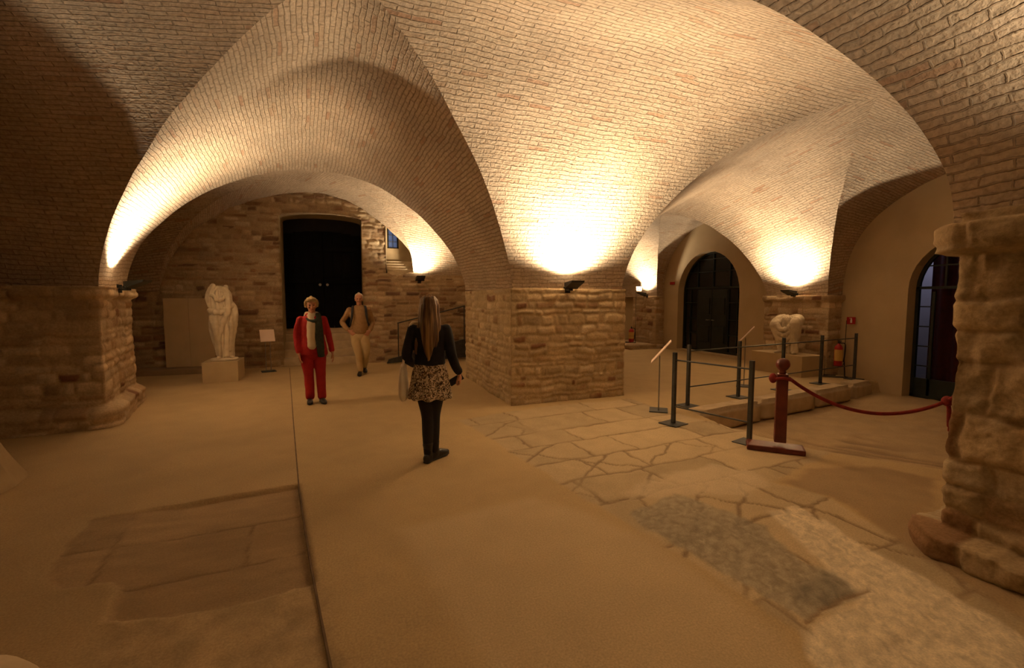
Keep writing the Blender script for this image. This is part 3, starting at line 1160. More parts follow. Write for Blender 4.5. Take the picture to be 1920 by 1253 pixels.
# porch behind the near door
bm = bmesh.new()
add_box(bm, (11.6, 4.7, 1.4), (.05, 4.2, 3.6))
add_box(bm, (11.0, 6.75, 1.4), (1.2, .05, 3.6))
add_box(bm, (11.0, 2.7, 1.4), (1.2, .05, 3.6))
add_box(bm, (11.0, 4.7, 3.2), (1.2, 4.2, .05))
struct(bm_obj('wall_porch', bm, M['lilac']))
cu = thing('curtain', (10.72, 4.76, -.2), 'dark red curtain behind the glass of the near arched door', 'curtain')
bm = bmesh.new()
ys = np.linspace(-2.1, .99, 140)
bot = [bm.verts.new((.05 * math.sin(y * 22) + .02 * math.sin(y * 9), y, 0)) for y in ys]
top = [bm.verts.new((.05 * math.sin(y * 22) + .02 * math.sin(y * 9), y, 3.3)) for y in ys]
bo2 = [bm.verts.new((v.co.x + .01, v.co.y, v.co.z)) for v in bot]
to2 = [bm.verts.new((v.co.x + .01, v.co.y, v.co.z)) for v in top]
for i in range(len(ys) - 1):
    bm.faces.new((bot[i], bot[i + 1], top[i + 1], top[i]))
    bm.faces.new((bo2[i], to2[i], to2[i + 1], bo2[i + 1]))
bm_obj('curtain_cloth', bm, M['curtain'], cu, True)
bm = bmesh.new()
add_cyl(bm, (0, -2.1, 3.32), (0, 1.6, 3.32), .02, seg=10)
bm_obj('curtain_rod', bm, M['black'], cu)

# small red notice on the wall beyond the far door
bm = bmesh.new()
add_box(bm, (XR - .012, 12.62, 2.2), (.02, .22, .09), bevel=.003)
tag(bm_obj('wall_sign', bm, M['red']), 'tiny red notice on the bright wall left of the arched double door', 'sign')

# ------------------------------------------------------------------ uplights
WARM = (1.0, .785, .53)


def uplight(loc, rz, label, watts, tilt=.0, size=162, lamp=True):
    """Wedge floodlight on a bracket; its local -y looks away from the wall."""
    t = thing('uplight', loc, label, 'wall lamp', rz, 'black floodlights above the pillars')
    bm = bmesh.new()
    prof = [(.04, -.02), (.10, .09), (-.24, .105), (-.22, .075)]
    a = [bm.verts.new((-.11, -y, z)) for y, z in [(-.0, -.05), (.0, .05), (.26, .075), (.24, .045)]]
    b = [bm.verts.new((.11, -y, z)) for y, z in [(-.0, -.05), (.0, .05), (.26, .075), (.24, .045)]]
    for i in range(4):
        bm.faces.new((a[i], a[(i + 1) % 4], b[(i + 1) % 4], b[i]))
    bm.faces.new(a[::-1])
    bm.faces.new(b)
    h = bm_obj('housing', bm, M['black'], t)
    bm = bmesh.new()
    add_box(bm, (0, -.13, .061), (.19, .2, .004), rot=Matrix.Rotation(-.095, 3, 'X'))
    bm_obj('lens', bm, plain('lamp glass', (.9, .85, .7), .4, 0, WARM, 9.0), h)
    bm = bmesh.new()
    add_box(bm, (0, .05, -.06), (.07, .14, .03), bevel=.004)
    add_cyl(bm, (-.12, -.01, -.03), (.12, -.01, -.03), .018, seg=10)
    add_box(bm, (0, .11, -.05), (.09, .02, .12), bevel=.004)
    bm_obj('bracket', bm, M['black'], t)
    l = bpy.data.lights.new('uplight_beam', 'SPOT')
    l.energy = watts
    l.color = WARM
    l.spot_size = math.radians(size)
    l.spot_blend = .85
    l.shadow_soft_size = .05
    lo = bpy.data.objects.new('uplight_beam', l)
    COL.objects.link(lo)
    lo.parent = t
    lo.location = (0, -.13, .10)
    # tilted back towards the wall
    lo.rotation_euler = (PI - tilt, 0, 0)
    return t


uplight((3.31, 6.54, 1.87), 0, 'black floodlight on the front of the middle pillar throwing light up the vault', 820, tilt=-.14)
uplight((-2.96, 8.05, 1.86), PI / 2 - .15, 'black floodlight on the cap of the dark left pillar', 860, size=128)
uplight((1.80, 12.34, 2.20), .0, 'black floodlight on the ledge right of the small barred window', 280)
uplight((9.62, 7.80, 1.80), -PI / 2, 'black floodlight above the kneeling statue fragment', 480, tilt=-.08)
uplight((9.72, 13.55, 1.84), -PI / 2, 'black floodlight on the farthest wall pier beside the second fire extinguisher', 360)
uplight((3.56, .55, 2.24), -PI / 2, 'black floodlight on the near right pillar above the frame', 190)
uplight((9.3, 16.5, 1.9), -PI / 2, 'black floodlight in the farthest bay', 240)
uplight((-2.74, -1.5, 1.96), PI / 2, 'black floodlight on the wall behind the camera', 15)

# dusk light inside the porch
pl = bpy.data.lights.new('porch_daylight', 'AREA')
pl.shape = 'RECTANGLE'
pl.size, pl.size_y = .9, .9
pl.energy = 5
pl.color = (.72, .74, 1)
po = bpy.data.objects.new('porch_daylight', pl)
COL.objects.link(po)
po.location = (10.9, 6.2, 3.1)

# ------------------------------------------------------------------ railings
def railing(name, posts, label, rails_z=(.30, .86), over=.0):
    """posts: ground points of one run of iron posts joined by two thin rails."""
    c = np.mean(posts, axis=0)
    t = thing(name, (c[0], c[1], 0), label, 'barrier')
    ang = math.atan2(posts[-1][1] - posts[0][1], posts[-1][0] - posts[0][0])
    for x, y in posts:
        bm = bmesh.new()
        add_box(bm, (x - c[0], y - c[1], .485), (.045, .045, .95), ang, bevel=.004)
        p = bm_obj('post', bm, M['iron'], t)
        bm = bmesh.new()
        add_box(bm, (x - c[0], y - c[1], .007), (.27, .27, .014), ang, bevel=.003)
        bm_obj('base_plate', bm, M['iron'], p)
    for z in rails_z:
        a = np.array(posts[0]) - c
        b = np.array(posts[-1]) - c
        e = (b - a) / np.linalg.norm(b - a)
        bm = bmesh.new()
        add_cyl(bm, (*(a - e * over), z), (*(b + e * over), z), .010, seg=10)
        bm_obj('rail', bm, M['iron'], t)
    return t


railing('railing', [(4.04, 4.94), (4.32, 3.97)], 'short two-post iron railing beside the wooden rope post', (.24, .86))
railing('railing', [(4.94, 5.72), (6.2, 5.96), (7.45, 6.17), (8.71, 6.38), (9.88, 6.52)], 'long five-post iron railing along the far edge of the pit', (.30, .86))

# ------------------------------------------------------------------ wooden rope posts and rope
def rope_post(loc, rz, label):
    t = thing('stanchion', loc, label, 'rope post', rz, 'red wooden rope posts')
    bm = bmesh.new()
    add_box(bm, (0, 0, .425 + .05), (.115, .115, .75), bevel=.012, taper=.93)
    bm_obj('post', bm, M['redwood'], t)
    bm = bmesh.new()
    add_box(bm, (-.045, 0, .03), (.56, .25, .06), bevel=.022)
    bm_obj('base_board', bm, M['redwood'], t)
    bm = bmesh.new()
    add_lathe(bm, (0, 0, .85), [(.03, -.005), (.036, .02), (.03, .035), (.05, .055), (.068, .085), (.07, .11), (.058, .145), (.03, .165), (.004, .17)])
    bm_obj('finial', bm, M['redwood'], t, True)
    return t


S1 = np.array([4.42, 3.66])
S2 = np.array([6.02, 2.82])
rope_post((S1[0], S1[1], 0), -.78, 'red wooden rope post with ball top standing on a plank base beside the railing')
rope_post((S2[0], S2[1], -.13), .42, 'red wooden rope post mostly hidden behind the near right pillar')
# rope: knot on the first post, sagging run, wraps and hanging tail at the second
dirv = np.array([S2[0] - S1[0], S2[1] - S1[1]])
Lr = np.linalg.norm(dirv)
dirv /= Lr
side = np.array([-dirv[1], dirv[0]])
pts = []
a0 = S1 + dirv * .07
a1 = S2 - dirv * .20
z0, z1 = .80, .60
for k_ in np.linspace(0, 1, 15):
    q = a0 * (1 - k_) + a1 * k_
    pts.append((q[0], q[1], z0 * (1 - k_) + z1 * k_ - 4 * .245 * k_ * (1 - k_), .019))
# loop around the second post
for th in np.linspace(0, 2 * PI, 14):
    q = S2 - dirv * (.105 * math.cos(th) + .02) + side * .10 * math.sin(th)
    pts.append((q[0], q[1], .60 + .05 * math.sin(th * .5) + .015 * th, .018))
rp = [tube(pts, 3, 12)]
kn = S2 - dirv * .20
rp.append(blob((kn[0], kn[1], .60), (.05, .05, .055)))
rp.append(tube([(kn[0] - .03, kn[1] - .03, .62, .018), (kn[0] + .03, kn[1] - .05, .66, .018), (kn[0] + .06, kn[1], .60, .018), (kn[0] + .10, kn[1], .575, .017), (kn[0] + .16, kn[1] - .01, .56, .016)], 4, 10))
rp.append(tube([(kn[0], kn[1], .60, .018), (kn[0] + .015, kn[1] - .01, .52, .019), (kn[0] + .025, kn[1] - .01, .42, .019), (kn[0] + .035, kn[1] - .01, .335, .018)], 4, 10))
rp.append(tube([(kn[0] + .036, kn[1] - .01, .32, .009), (kn[0] + .04, kn[1] - .01, .285, .011)], 3, 8))
# wrap around the first post with a knot on its far side
w1 = [(S1[0] + .078 * math.cos(th), S1[1] + .078 * math.sin(th), .80 + .012 * math.sin(2 * th), .017) for th in np.linspace(0, 2 * PI, 16)]
rp.append(tube(w1, 2, 10))
k1 = S1 - dirv * .095
rp.append(blob((k1[0], k1[1], .80), (.04, .04, .055)))
rp.append(tube([(k1[0], k1[1], .83, .02), (k1[0] - .02, k1[1] + .01, .80, .022), (k1[0], k1[1], .765, .018)], 3, 10))
tag(shape_obj('rope', rp, M['rope']), 'dark red rope sagging between the wooden posts with a knotted tail', 'rope')

# ------------------------------------------------------------------ information stands
def info_stand(loc, rz, label, w=.42, legs=2, h=.92, panel=.36):
    t = thing('info_stand', loc, label, 'information stand', rz)
    bm = bmesh.new()
    add_box(bm, (0, 0, .007), (.30, .26, .014), bevel=.003)
    bm_obj('base_plate', bm, M['iron'], t)
    for s in ((-1, 1) if legs == 2 else (0,)):
        bm = bmesh.new()
        add_cyl(bm, (s * .05, 0, .014), (s * .05, 0, h - .02), .009, seg=10)
        bm_obj('leg', bm, M['steel'], t)
    bm = bmesh.new()
    add_box(bm, (0, .02, h + .05), (w, panel, .012), bevel=.003, rot=Matrix.Rotation(math.radians(50), 3, 'X'))
    bm_obj('panel', bm, M['card'], t)
    return t


info_stand((-1.77, 11.78, 0), .25, 'pale information panel on a stand between the draped statue and the big door', .30, 2, .78, .34)
info_stand((4.33, 5.63, 0), .915 + PI, 'slim information stand seen edge-on left of the railing', .34, 2, .84, .42)
info_stand((7.10, 6.70, 0), .756 + PI, 'slim information stand seen edge-on in front of the far arched door', .30, 1, .95, .38)

# ------------------------------------------------------------------ fire extinguishers
def extinguisher(loc, rz, label, s=1.0):
    t = thing('fire_extinguisher', loc, label, 'fire extinguisher', rz, 'red fire extinguishers')
    bm = bmesh.new()
    add_lathe(bm, (0, 0, 0), [(.07 * s, 0), (.078 * s, .012), (.078 * s, .37), (.07 * s, .42), (.045 * s, .455), (.025 * s, .47), (.025 * s, .485)], 24)
    cy = bm_obj('cylinder', bm, M['red'], t, True)
    bm = bmesh.new()
    seg = 14
    ring = [(math.cos(th), math.sin(th)) for th in np.linspace(-PI * .95, -.15, seg)]
    for z0_, z1_ in ((.12, .36),):
        a = [bm.verts.new((.0795 * s * c, .0795 * s * n, z0_)) for c, n in ring]
        b = [bm.verts.new((.0795 * s * c, .0795 * s * n, z1_)) for c, n in ring]
        a2 = [bm.verts.new((.081 * s * c, .081 * s * n, z0_)) for c, n in ring]
        b2 = [bm.verts.new((.081 * s * c, .081 * s * n, z1_)) for c, n in ring]
        for i in range(seg - 1):
            bm.faces.new((a[i], a[i + 1], b[i + 1], b[i]))
            bm.faces.new((a2[i], a2[i + 1], b2[i + 1], b2[i]))
            bm.faces.new((b[i], b[i + 1], b2[i + 1], b2[i]))
    bm_obj('paper_label', bm, M['yellow'], cy)
    bm = bmesh.new()
    add_cyl(bm, (0, 0, .48), (0, 0, .53), .02 * s, seg=12)
    add_box(bm, (.0, -.03, .545), (.03, .14, .018), bevel=.003)
    add_box(bm, (.0, -.04, .515), (.025, .10, .012), bevel=.003)
    bm_obj('valve', bm, M['black'], t)
    h = tube([(.02, -.02, .50, .010), (.10, -.02, .49, .010), (.125, 0, .40, .011), (.115, .0, .2, .012), (.10, 0, .10, .013)], 5, 10)
    shape_obj('hose', [h], M['black'], t)
    return t


def ext_stand(loc, rz, label, pole=1.35, sign_mat='red', w=.16):
    t = thing('extinguisher_stand', loc, label, 'stand', rz, 'wire stands for fire extinguishers')
    o_ = tube([(.0, .1, .02, .011), (-.26, .1, .02, .011), (-.28, -.1, .02, .011), (.12, -.14, .02, .011), (.14, 0, .02, .011), (.14, .02, .12, .011), (.13, .05, .4, .011)], 4, 10)
    o2 = tube([(.13, .05, .34, .007), (.14, .05, pole, .007)], 3, 8)
    shape_obj('frame', [o_, o2], M['black'], t)
    bm = bmesh.new()
    add_box(bm, (.14 + w / 2, .05, pole), (w, .012, w * .95), bevel=.002)
    sg = bm_obj('sign', bm, M[sign_mat], t)
    bm = bmesh.new()
    cx, y = .14 + w / 2, .041
    if sign_mat == 'red':
        add_box(bm, (cx, y, pole - .012), (.034, .006, .07), bevel=.001)
        add_box(bm, (cx, y, pole + .034), (.016, .006, .025))
        add_box(bm, (cx - .012, y, pole + .05), (.045, .006, .010))
        bm_obj('pictogram', bm, M['white'], sg)
    else:
        add_box(bm, (cx, y, pole - .02), (.08, .006, .03), bevel=.001)
        bm_obj('pictogram', bm, M['red'], sg)
    # bracket ring that carries the cylinder
    rg = tube([(.09 * math.cos(a), .09 * math.sin(a) - .0, .245, .005) for a in np.linspace(0, 2 * PI, 18)], 2, 8)
    rg2 = tube([(.09, .0, .245, .006), (.13, .05, .30, .006)], 3, 8)
    shape_obj('holder_ring', [rg, rg2], M['black'], t)
    return t


ext_stand((9.84, 6.84, 0), -.60, 'black wire stand holding the near fire extinguisher with a red square sign on a pole', 1.21)
extinguisher((9.84, 6.84, .235), -.60, 'red fire extinguisher with yellow label hanging on a wire stand behind the railing end')
ext_stand((9.42, 13.85, .13), -.6, 'black wire stand of the distant fire extinguisher with a pale sign on a pole', 1.9, 'card', .18)
extinguisher((9.42, 13.85, .16), -.60, 'distant red fire extinguisher on the stone step beyond the middle pillar', 1.15)

# ------------------------------------------------------------------ ancient kerb blocks of the pit
def block(name, loc, size, rz, seed, label):
    bm = bmesh.new()
    bmesh.ops.create_cube(bm, size=1)
    for v in bm.verts:
        v.co = Vector((v.co.x * size[0], v.co.y * size[1], v.co.z * size[2]))
    bmesh.ops.bevel(bm, geom=bm.edges[:], offset=min(size) * .16, segments=2, affect='EDGES')
    bmesh.ops.subdivide_edges(bm, edges=[e for e in bm.edges if e.calc_length() > .08], cuts=6, use_grid_fill=True)
    for v in bm.verts:
        p = v.co * 3.2
        f = float(fbm(p.x + seed * 3.3, p.y, p.z, seed))
        f2 = float(vnoise(p.x * 3 + seed, p.y * 3, p.z * 3, seed + 5))
        v.co += v.co.normalized() * (.045 * f + .012 * f2)
    o = bm_obj(name, bm, M['limestone'], None, True)
    o.location = loc
    o.rotation_euler = (0, 0, rz)
    return tag(o, label, 'stone block', 'old kerb blocks of the pit')


for x, y, l, h, lab in ((5.45, 5.50, 1.45, .36, 'rough kerb stone of the pit nearest the short railing'), (7.0, 5.80, 1.55, .36, 'rough kerb stone of the pit behind the wooden rope post'), (8.43, 6.06, 1.22, .34, 'rough kerb stone of the pit under the fourth railing post'), (9.47, 6.23, .70, .36, 'rounded end kerb stone of the pit beside the cream wall')):
    block('stone_block', (x, y, -.15), (l, .34, h), .17, int(x * 10), lab)

# rounded stone at the lower left corner of the view
bm = bmesh.new()
add_lathe(bm, (0, 0, 0), [(.30, 0), (.34, .04), (.35, .18), (.345, .27), (.31, .315), (.24, .335), (.12, .34), (.01, .342)], 40)
for v in bm.verts:
    p = v.co * 5
    v.co += Vector((v.co.x, v.co.y, 0)) * (.06 * float(vnoise(p.x, p.y, p.z, 3)))
g = ground(-215, 1380, .3)
o = bm_obj('stone_drum', bm, M['limestone'], None, True)
o.location = (g[0], g[1], 0)
tag(o, 'pale rounded stone drum at the bottom left corner on the floor', 'stone block')

# ------------------------------------------------------------------ statues, plinths, board
bm = bmesh.new()
add_box(bm, (0, 0, .205), (.62, .74, .41), bevel=.006)
o = bm_obj('pedestal', bm, M['plinth'])
o.location = (-2.46, 10.9, 0)
o.rotation_euler = (0, 0, .03)
tag(o, 'low cream box pedestal under the headless draped statue', 'pedestal')


def folds(n, amp, twist, seed, z0=-9, cx=0):
    def f(v, nn):
        a = np.arctan2(v[:, 1], v[:, 0] - cx)
        w = np.sin(n * a + twist * v[:, 2] + 2.2 * fbm(v[:, 0] * 4, v[:, 1] * 4, v[:, 2] * 2.2, seed))
        k = sstep(z0, z0 + .25, v[:, 2])
        d_ = amp * (1 - np.abs(w)) * (1 if z0 < -5 else k) + .006 * fbm(v[:, 0] * 22, v[:, 1] * 22, v[:, 2] * 22, seed + 4)
        return v + nn * d_[:, None]
    return f


st = thing('statue', (-2.46, 10.9, .41), 'headless draped marble statue standing on a low cream pedestal', 'statue', .15)
sh = [tube([(.04, 0, .03, .14, .13), (.03, 0, .2, .155, .14), (.0, 0, .45, .185, .16), (-.02, 0, .68, .205, .165), (-.02, .01, .88, .195, .155), (-.03, .01, 1.06, .185, .14), (-.04, .02, 1.25, .19, .14), (-.04, .03, 1.40, .165, .12), (-.04, .03, 1.45, .11, .08)], 4, 28)]
# broken arm stubs and shoulders
sh.append(tube([(-.18, -.01, 1.13, .055, .07), (-.195, -.01, 1.28, .06, .08), (-.165, .0, 1.42, .055, .07), (-.13, .0, 1.53, .03, .04)], 4))
sh.append(tube([(.06, .03, 1.44, .06), (.10, .02, 1.50, .035)], 3))
# cloak falling from the shoulder over the forearm and down to the feet
sh.append(tube([(.07, -.05, 1.47, .045), (.11, -.08, 1.36, .06), (.13, -.11, 1.2, .058), (.11, -.15, 1.03, .05), (.05, -.18, .84, .045), (-.03, -.18, .6, .042), (-.07, -.16, .38, .035)], 5))
sh.append(tube([(.15, -.02, 1.20, .055), (.215, -.04, 1.08, .065), (.235, -.06, .96, .06), (.225, -.06, .78, .042), (.19, -.05, .5, .038), (.16, -.05, .2, .034), (.15, -.05, .06, .03)], 5))
sh.append(tube([(.17, -.09, .98, .035), (.165, -.11, .75, .032), (.14, -.11, .5, .030), (.12, -.11, .2, .028)], 5))
sh.append(tube([(.10, -.15, .92, .034), (.09, -.155, .65, .032), (.07, -.15, .35, .03), (.06, -.14, .1, .03)], 5))
# bent leg showing through the cloth
sh.append(tube([(-.12, -.10, .88, .075), (-.10, -.17, .66, .072), (-.08, -.15, .42, .055), (-.05, -.12, .12, .042)], 4))
# rolled cloth across the hips and chest
sh.append(tube([(-.20, -.05, 1.02, .04), (-.12, -.14, 1.00, .045), (.0, -.17, 1.0, .045), (.10, -.16, 1.05, .045), (.19, -.08, 1.12, .045)], 5))
sh.append(tube([(-.14, -.1, 1.34, .03), (-.04, -.135, 1.22, .028), (.06, -.13, 1.3, .03)], 5))
shape_obj('draped_body', sh, M['marble'], st, .010, 2, folds(7, .024, 2.2, 81))
bm = bmesh.new()
add_lathe(bm, (.02, -.02, 0), [(.235, 0), (.25, .015), (.245, .04), (.2, .05)], 28)
bm_obj('statue_base', bm, M['marble'], st, True)
foot = [tube([(-.06, -.06, .07, .045, .04), (-.075, -.16, .065, .04, .028), (-.085, -.215, .058, .028, .016)], 4), tube([(.12, -.05, .07, .045, .04), (.15, -.13, .065, .04, .028), (.17, -.185, .058, .026, .016)], 4)]
for f_ in foot:
    shape_obj('foot', [f_], M['marble'], st)

bm = bmesh.new()
add_box(bm, (0, 0, .215), (.66, 1.30, .47), bevel=.008)
o = bm_obj('pedestal', bm, M['plinth'])
o.location = (9.36, 7.68, 0)
tag(o, 'wide cream box pedestal under the kneeling statue fragment against the wall pier', 'pedestal')
s2 = thing('statue_fragment', (9.32, 7.62, .45), 'broken marble statue fragment of two draped knees on a wide pedestal', 'statue', -PI / 2 + .40)
sh = [tube([(-.27, -.17, .70, .10, .11), (-.20, 0, .80, .13, .12), (-.10, .12, .82, .14, .12)], 4, 20),
      tube([(.22, -.18, .76, .12, .12), (.20, 0, .82, .14, .12), (.10, .12, .82, .14, .12)], 4, 20),
      tube([(-.27, -.17, .70, .105), (-.22, -.16, .50, .095), (-.16, -.13, .28, .075), (-.12, -.12, .08, .06)], 4, 20),
      tube([(.22, -.18, .76, .115), (.21, -.17, .55, .105), (.20, -.15, .30, .085), (.20, -.14, .06, .075)], 4, 20),
      tube([(-.25, -.19, .74, .055), (-.13, -.22, .60, .055), (.02, -.20, .60, .05), (.14, -.19, .74, .05)], 5),
      tube([(-.25, -.2, .62, .045), (-.12, -.215, .47, .048), (.03, -.19, .48, .045), (.13, -.17, .62, .045)], 5),
      tube([(-.22, -.18, .48, .042), (-.10, -.20, .34, .045), (.04, -.17, .36, .04), (.13, -.16, .5, .04)], 5),
      tube([(-.18, -.15, .33, .038), (-.07, -.17, .21, .04), (.06, -.15, .24, .036), (.14, -.14, .36, .036)], 5),
      tube([(-.12, .0, .86, .06), (.0, -.06, .80, .07), (.12, .0, .87, .06)], 5),
      tube([(0, -.01, .80, .21, .15), (.01, -.03, .5, .20, .13), (.05, -.02, .04, .15, .09)], 4, 20)]
shape_obj('draped_knees', sh, M['marble'], s2, .012, 2, folds(7, .022, 5.0, 85))
s2.scale = (.88, .88, .92)
ft = [tube([(-.12, -.12, .06, .05, .045), (-.17, -.20, .045, .045, .035), (-.21, -.27, .032, .036, .022)], 4), tube([(.2, -.14, .05, .05, .04), (.2, -.22, .04, .045, .03), (.2, -.28, .03, .03, .02)], 4)]
for f_ in ft:
    shape_obj('foot', [f_], M['marble'], s2)

bd = thing('display_board', (-3.42, 12.28, .115), 'plain tan display board leaning upright on the back wall behind the statue', 'board')
for i, x in enumerate((-.24, .24)):
    bm = bmesh.new()
    add_box(bm, (x, 0, .79), (.475, .03, 1.56), bevel=.004)
    bm_obj('panel', bm, M['board'], bd)

# ------------------------------------------------------------------ ramp with handrail behind the walker
rm = thing('stair_ramp', (2.0, 12.15, 0), 'dark metal stair flank with thin handrail rising behind the middle pillar', 'stair')
bm = bmesh.new()
pf = [(-1.05, .12), (1.1, .62), (1.1, .10), (-1.1, .02)]
a = [bm.verts.new((x, -.04, z)) for x, z in pf]
b = [bm.verts.new((x, .04, z)) for x, z in pf]
bm.faces.new(a)
bm.faces.new(b[::-1])
for i in range(4):
    bm.faces.new((a[i], b[i], b[(i + 1) % 4], a[(i + 1) % 4]))
bm_obj('stringer', bm, M['iron'], rm)
for x, z in ((-.8, .16), (.1, .38), (.95, .58)):
    bm = bmesh.new()
    add_cyl(bm, (x, 0, z), (x, 0, z + .9), .014, seg=10)
    bm_obj('post', bm, M['iron'], rm)
bm = bmesh.new()
add_cyl(bm, (-.82, 0, 1.05), (1.1, 0, 1.52), .016, seg=10)
bm_obj('handrail', bm, M['iron'], rm)

# ------------------------------------------------------------------ people
SKIN = mat('warm skin', (.50, .24, .14), (.46, .21, .12), 12, .55)
M['eye'] = plain('dark eye', (.03, .02, .015), .3)
M['lip'] = plain('lips', (.36, .09, .07), .5)


def head_shapes(c, k=1.0):
    """Skull, jaw, nose, brow, lips and ears; c is the chin point, the face looks to -y."""
    x, y, z = c
    S = [(0, .022, .024, -.055), (.018, .040, .044, -.038), (.05, .055, .066, -.02), (.085, .064, .08, -.008), (.115, .069, .09, 0), (.15, .073, .097, .006), (.185, .067, .089, .008), (.21, .046, .064, .008), (.222, .015, .022, .008)]
    sh = [tube([(x, y + d * k, z + h * k, a * k, b * k) for h, a, b, d in S], 3, 22)]
    sh.append(tube([(x, y - .084 * k, z + .118 * k, .008 * k), (x, y - .098 * k, z + .095 * k, .010 * k), (x, y - .110 * k, z + .074 * k, .014 * k)], 3, 10))
    sh.append(blob((x - .011 * k, y - .092 * k, z + .072 * k), .010 * k))
    sh.append(blob((x + .011 * k, y - .092 * k, z + .072 * k), .010 * k))
    sh.append(tube([(x - .042 * k, y - .072 * k, z + .130 * k, .010 * k), (x, y - .088 * k, z + .132 * k, .009 * k), (x + .042 * k, y - .072 * k, z + .130 * k, .010 * k)], 4, 10))
    sh.append(tube([(x - .024 * k, y - .076 * k, z + .046 * k, .006 * k), (x, y - .086 * k, z + .048 * k, .008 * k), (x + .024 * k, y - .076 * k, z + .046 * k, .006 * k)], 4, 10))
    for s in (-1, 1):
        sh.append(blob((x + s * .073 * k, y + .012 * k, z + .098 * k), (.010 * k, .018 * k, .03 * k)))
        sh.append(blob((x + s * .04 * k, y - .06 * k, z + .08 * k), (.022 * k, .022 * k, .02 * k)))
    return sh


def face_parts(parent, c, k=1.0):
    x, y, z = c
    for s in (-1, 1):
        shape_obj('eye', [blob((x + s * .031 * k, y - .079 * k, z + .112 * k), (.013 * k, .008 * k, .007 * k), 10)], M['eye'], parent)
    shape_obj('mouth', [tube([(x - .022 * k, y - .081 * k, z + .046 * k, .004 * k), (x, y - .0925 * k, z + .047 * k, .0055 * k), (x + .022 * k, y - .081 * k, z + .046 * k, .004 * k)], 4, 8)], M['lip'], parent)


def hand_shapes(w, d, n, thumb, curl=.5, k=1.0):
    """Palm, four fingers and a thumb; w wrist, d along the hand, n out of the palm, thumb = side of the thumb."""
    w, d, n = np.array(w, float), np.array(d, float), np.array(n, float)
    d /= np.linalg.norm(d)
    n = n - d * (n @ d)
    n /= np.linalg.norm(n)
    s = np.cross(d, n) * thumb
    sh = []
    P = lambda a, b, c: w + d * a * k + s * b * k + n * c * k
    sh.append(tube([(*P(-.02, 0, 0), .026 * k, .019 * k), (*P(.02, 0, 0), .033 * k, .017 * k), (*P(.06, 0, 0), .040 * k, .016 * k), (*P(.088, 0, .002), .040 * k, .013 * k)], 4, 14, ref=s))
    for i, (b, L) in enumerate(((.030, .072), (.010, .08), (-.011, .075), (-.031, .06))):
        a, z, pts, th = .085, .0, [], curl * .35
        pts.append((*P(a, b, z), .0095 * k))
        for seg, r in ((.45, .009), (.32, .0085), (.23, .0075)):
            a += L * seg * math.cos(th)
            z += L * seg * math.sin(th)
            pts.append((*P(a, b * 1.08, z), r * k))
            th += curl * .75 + .05 * i
        sh.append(tube(pts, 3, 10))
    sh.append(tube([(*P(.018, .026, .004), .013 * k), (*P(.045, .048, .014), .0125 * k), (*P(.07, .058, .024), .0105 * k), (*P(.092, .056, .034), .0085 * k)], 3, 10))
    return sh


def limb(joints, k=4):
    return tube(joints, k, 16)


def inflate(p, d):
    return [(*q[:3], *(r + d for r in q[3:])) for q in p]


def person(label, loc, rz, J, name='person'):
    """J: torso, neck, arms, legs as tube paths, chin point, hands. Returns root and body."""
    t = thing(name, loc, label, 'person', rz)
    sh = [tube(J['torso'], 4, 24), tube(J['neck'], 3, 16)]
    for a in J['arms']:
        sh.append(limb(a))
    for l in J['legs']:
        sh.append(limb(l))
    sh += J.get('feet', [])
    sh += head_shapes(J['chin'], J.get('hk', 1.0))
    for h in J['hands']:
        sh += hand_shapes(*h)
    b = shape_obj('body', sh, SKIN, t, .0055, 3)
    face_parts(t, J['chin'], J.get('hk', 1.0))
    return t


def wrinkle(amp, sc=9, seed=0):
    def f(v, nn):
        return v + nn * (amp * fbm(v[:, 0] * sc, v[:, 1] * sc, v[:, 2] * sc * .8, seed))[:, None]
    return f


def shoe(a, toe, name, m, parent, h=.10, w=.042, sole=True):
    """Shoe from heel point a to toe point, on the ground, with sole."""
    a, toe = np.array(a, float), np.array(toe, float)
    d = toe - a
    L = np.linalg.norm(d)
    d /= L
    z = a[2]
    sh = [tube([(*(a + d * .02), .0), (0, 0, 0, 0)][:0] or [(*(a + d * .01)[:2], z + .045, w * .8, .04), (*(a + d * .09)[:2], z + .048, w * .95, .045), (*(a + d * (L * .7))[:2], z + .036, w * 1.1, .032), (*(a + d * (L * .96))[:2], z + .028, w * .7, .022)], 4, 14, ref=np.cross(d, (0, 0, 1)))]
    sh.append(tube([(*(a + d * .05)[:2], z + .04, w * .85), (*(a + d * .04)[:2], z + h, w * .95)], 3, 14))
    if sole:
        sh.append(tube([(*(a + d * .0)[:2], z + .012, w * .85, .012), (*(a + d * (L * .5))[:2], z + .012, w * .9, .012), (*(a + d * (L * .75))[:2], z + .012, w * 1.12, .012), (*(a + d * L)[:2], z + .014, w * .6, .011)], 4, 14, ref=np.cross(d, (0, 0, 1))))
    return shape_obj(name, sh, m, parent, .006, 2)


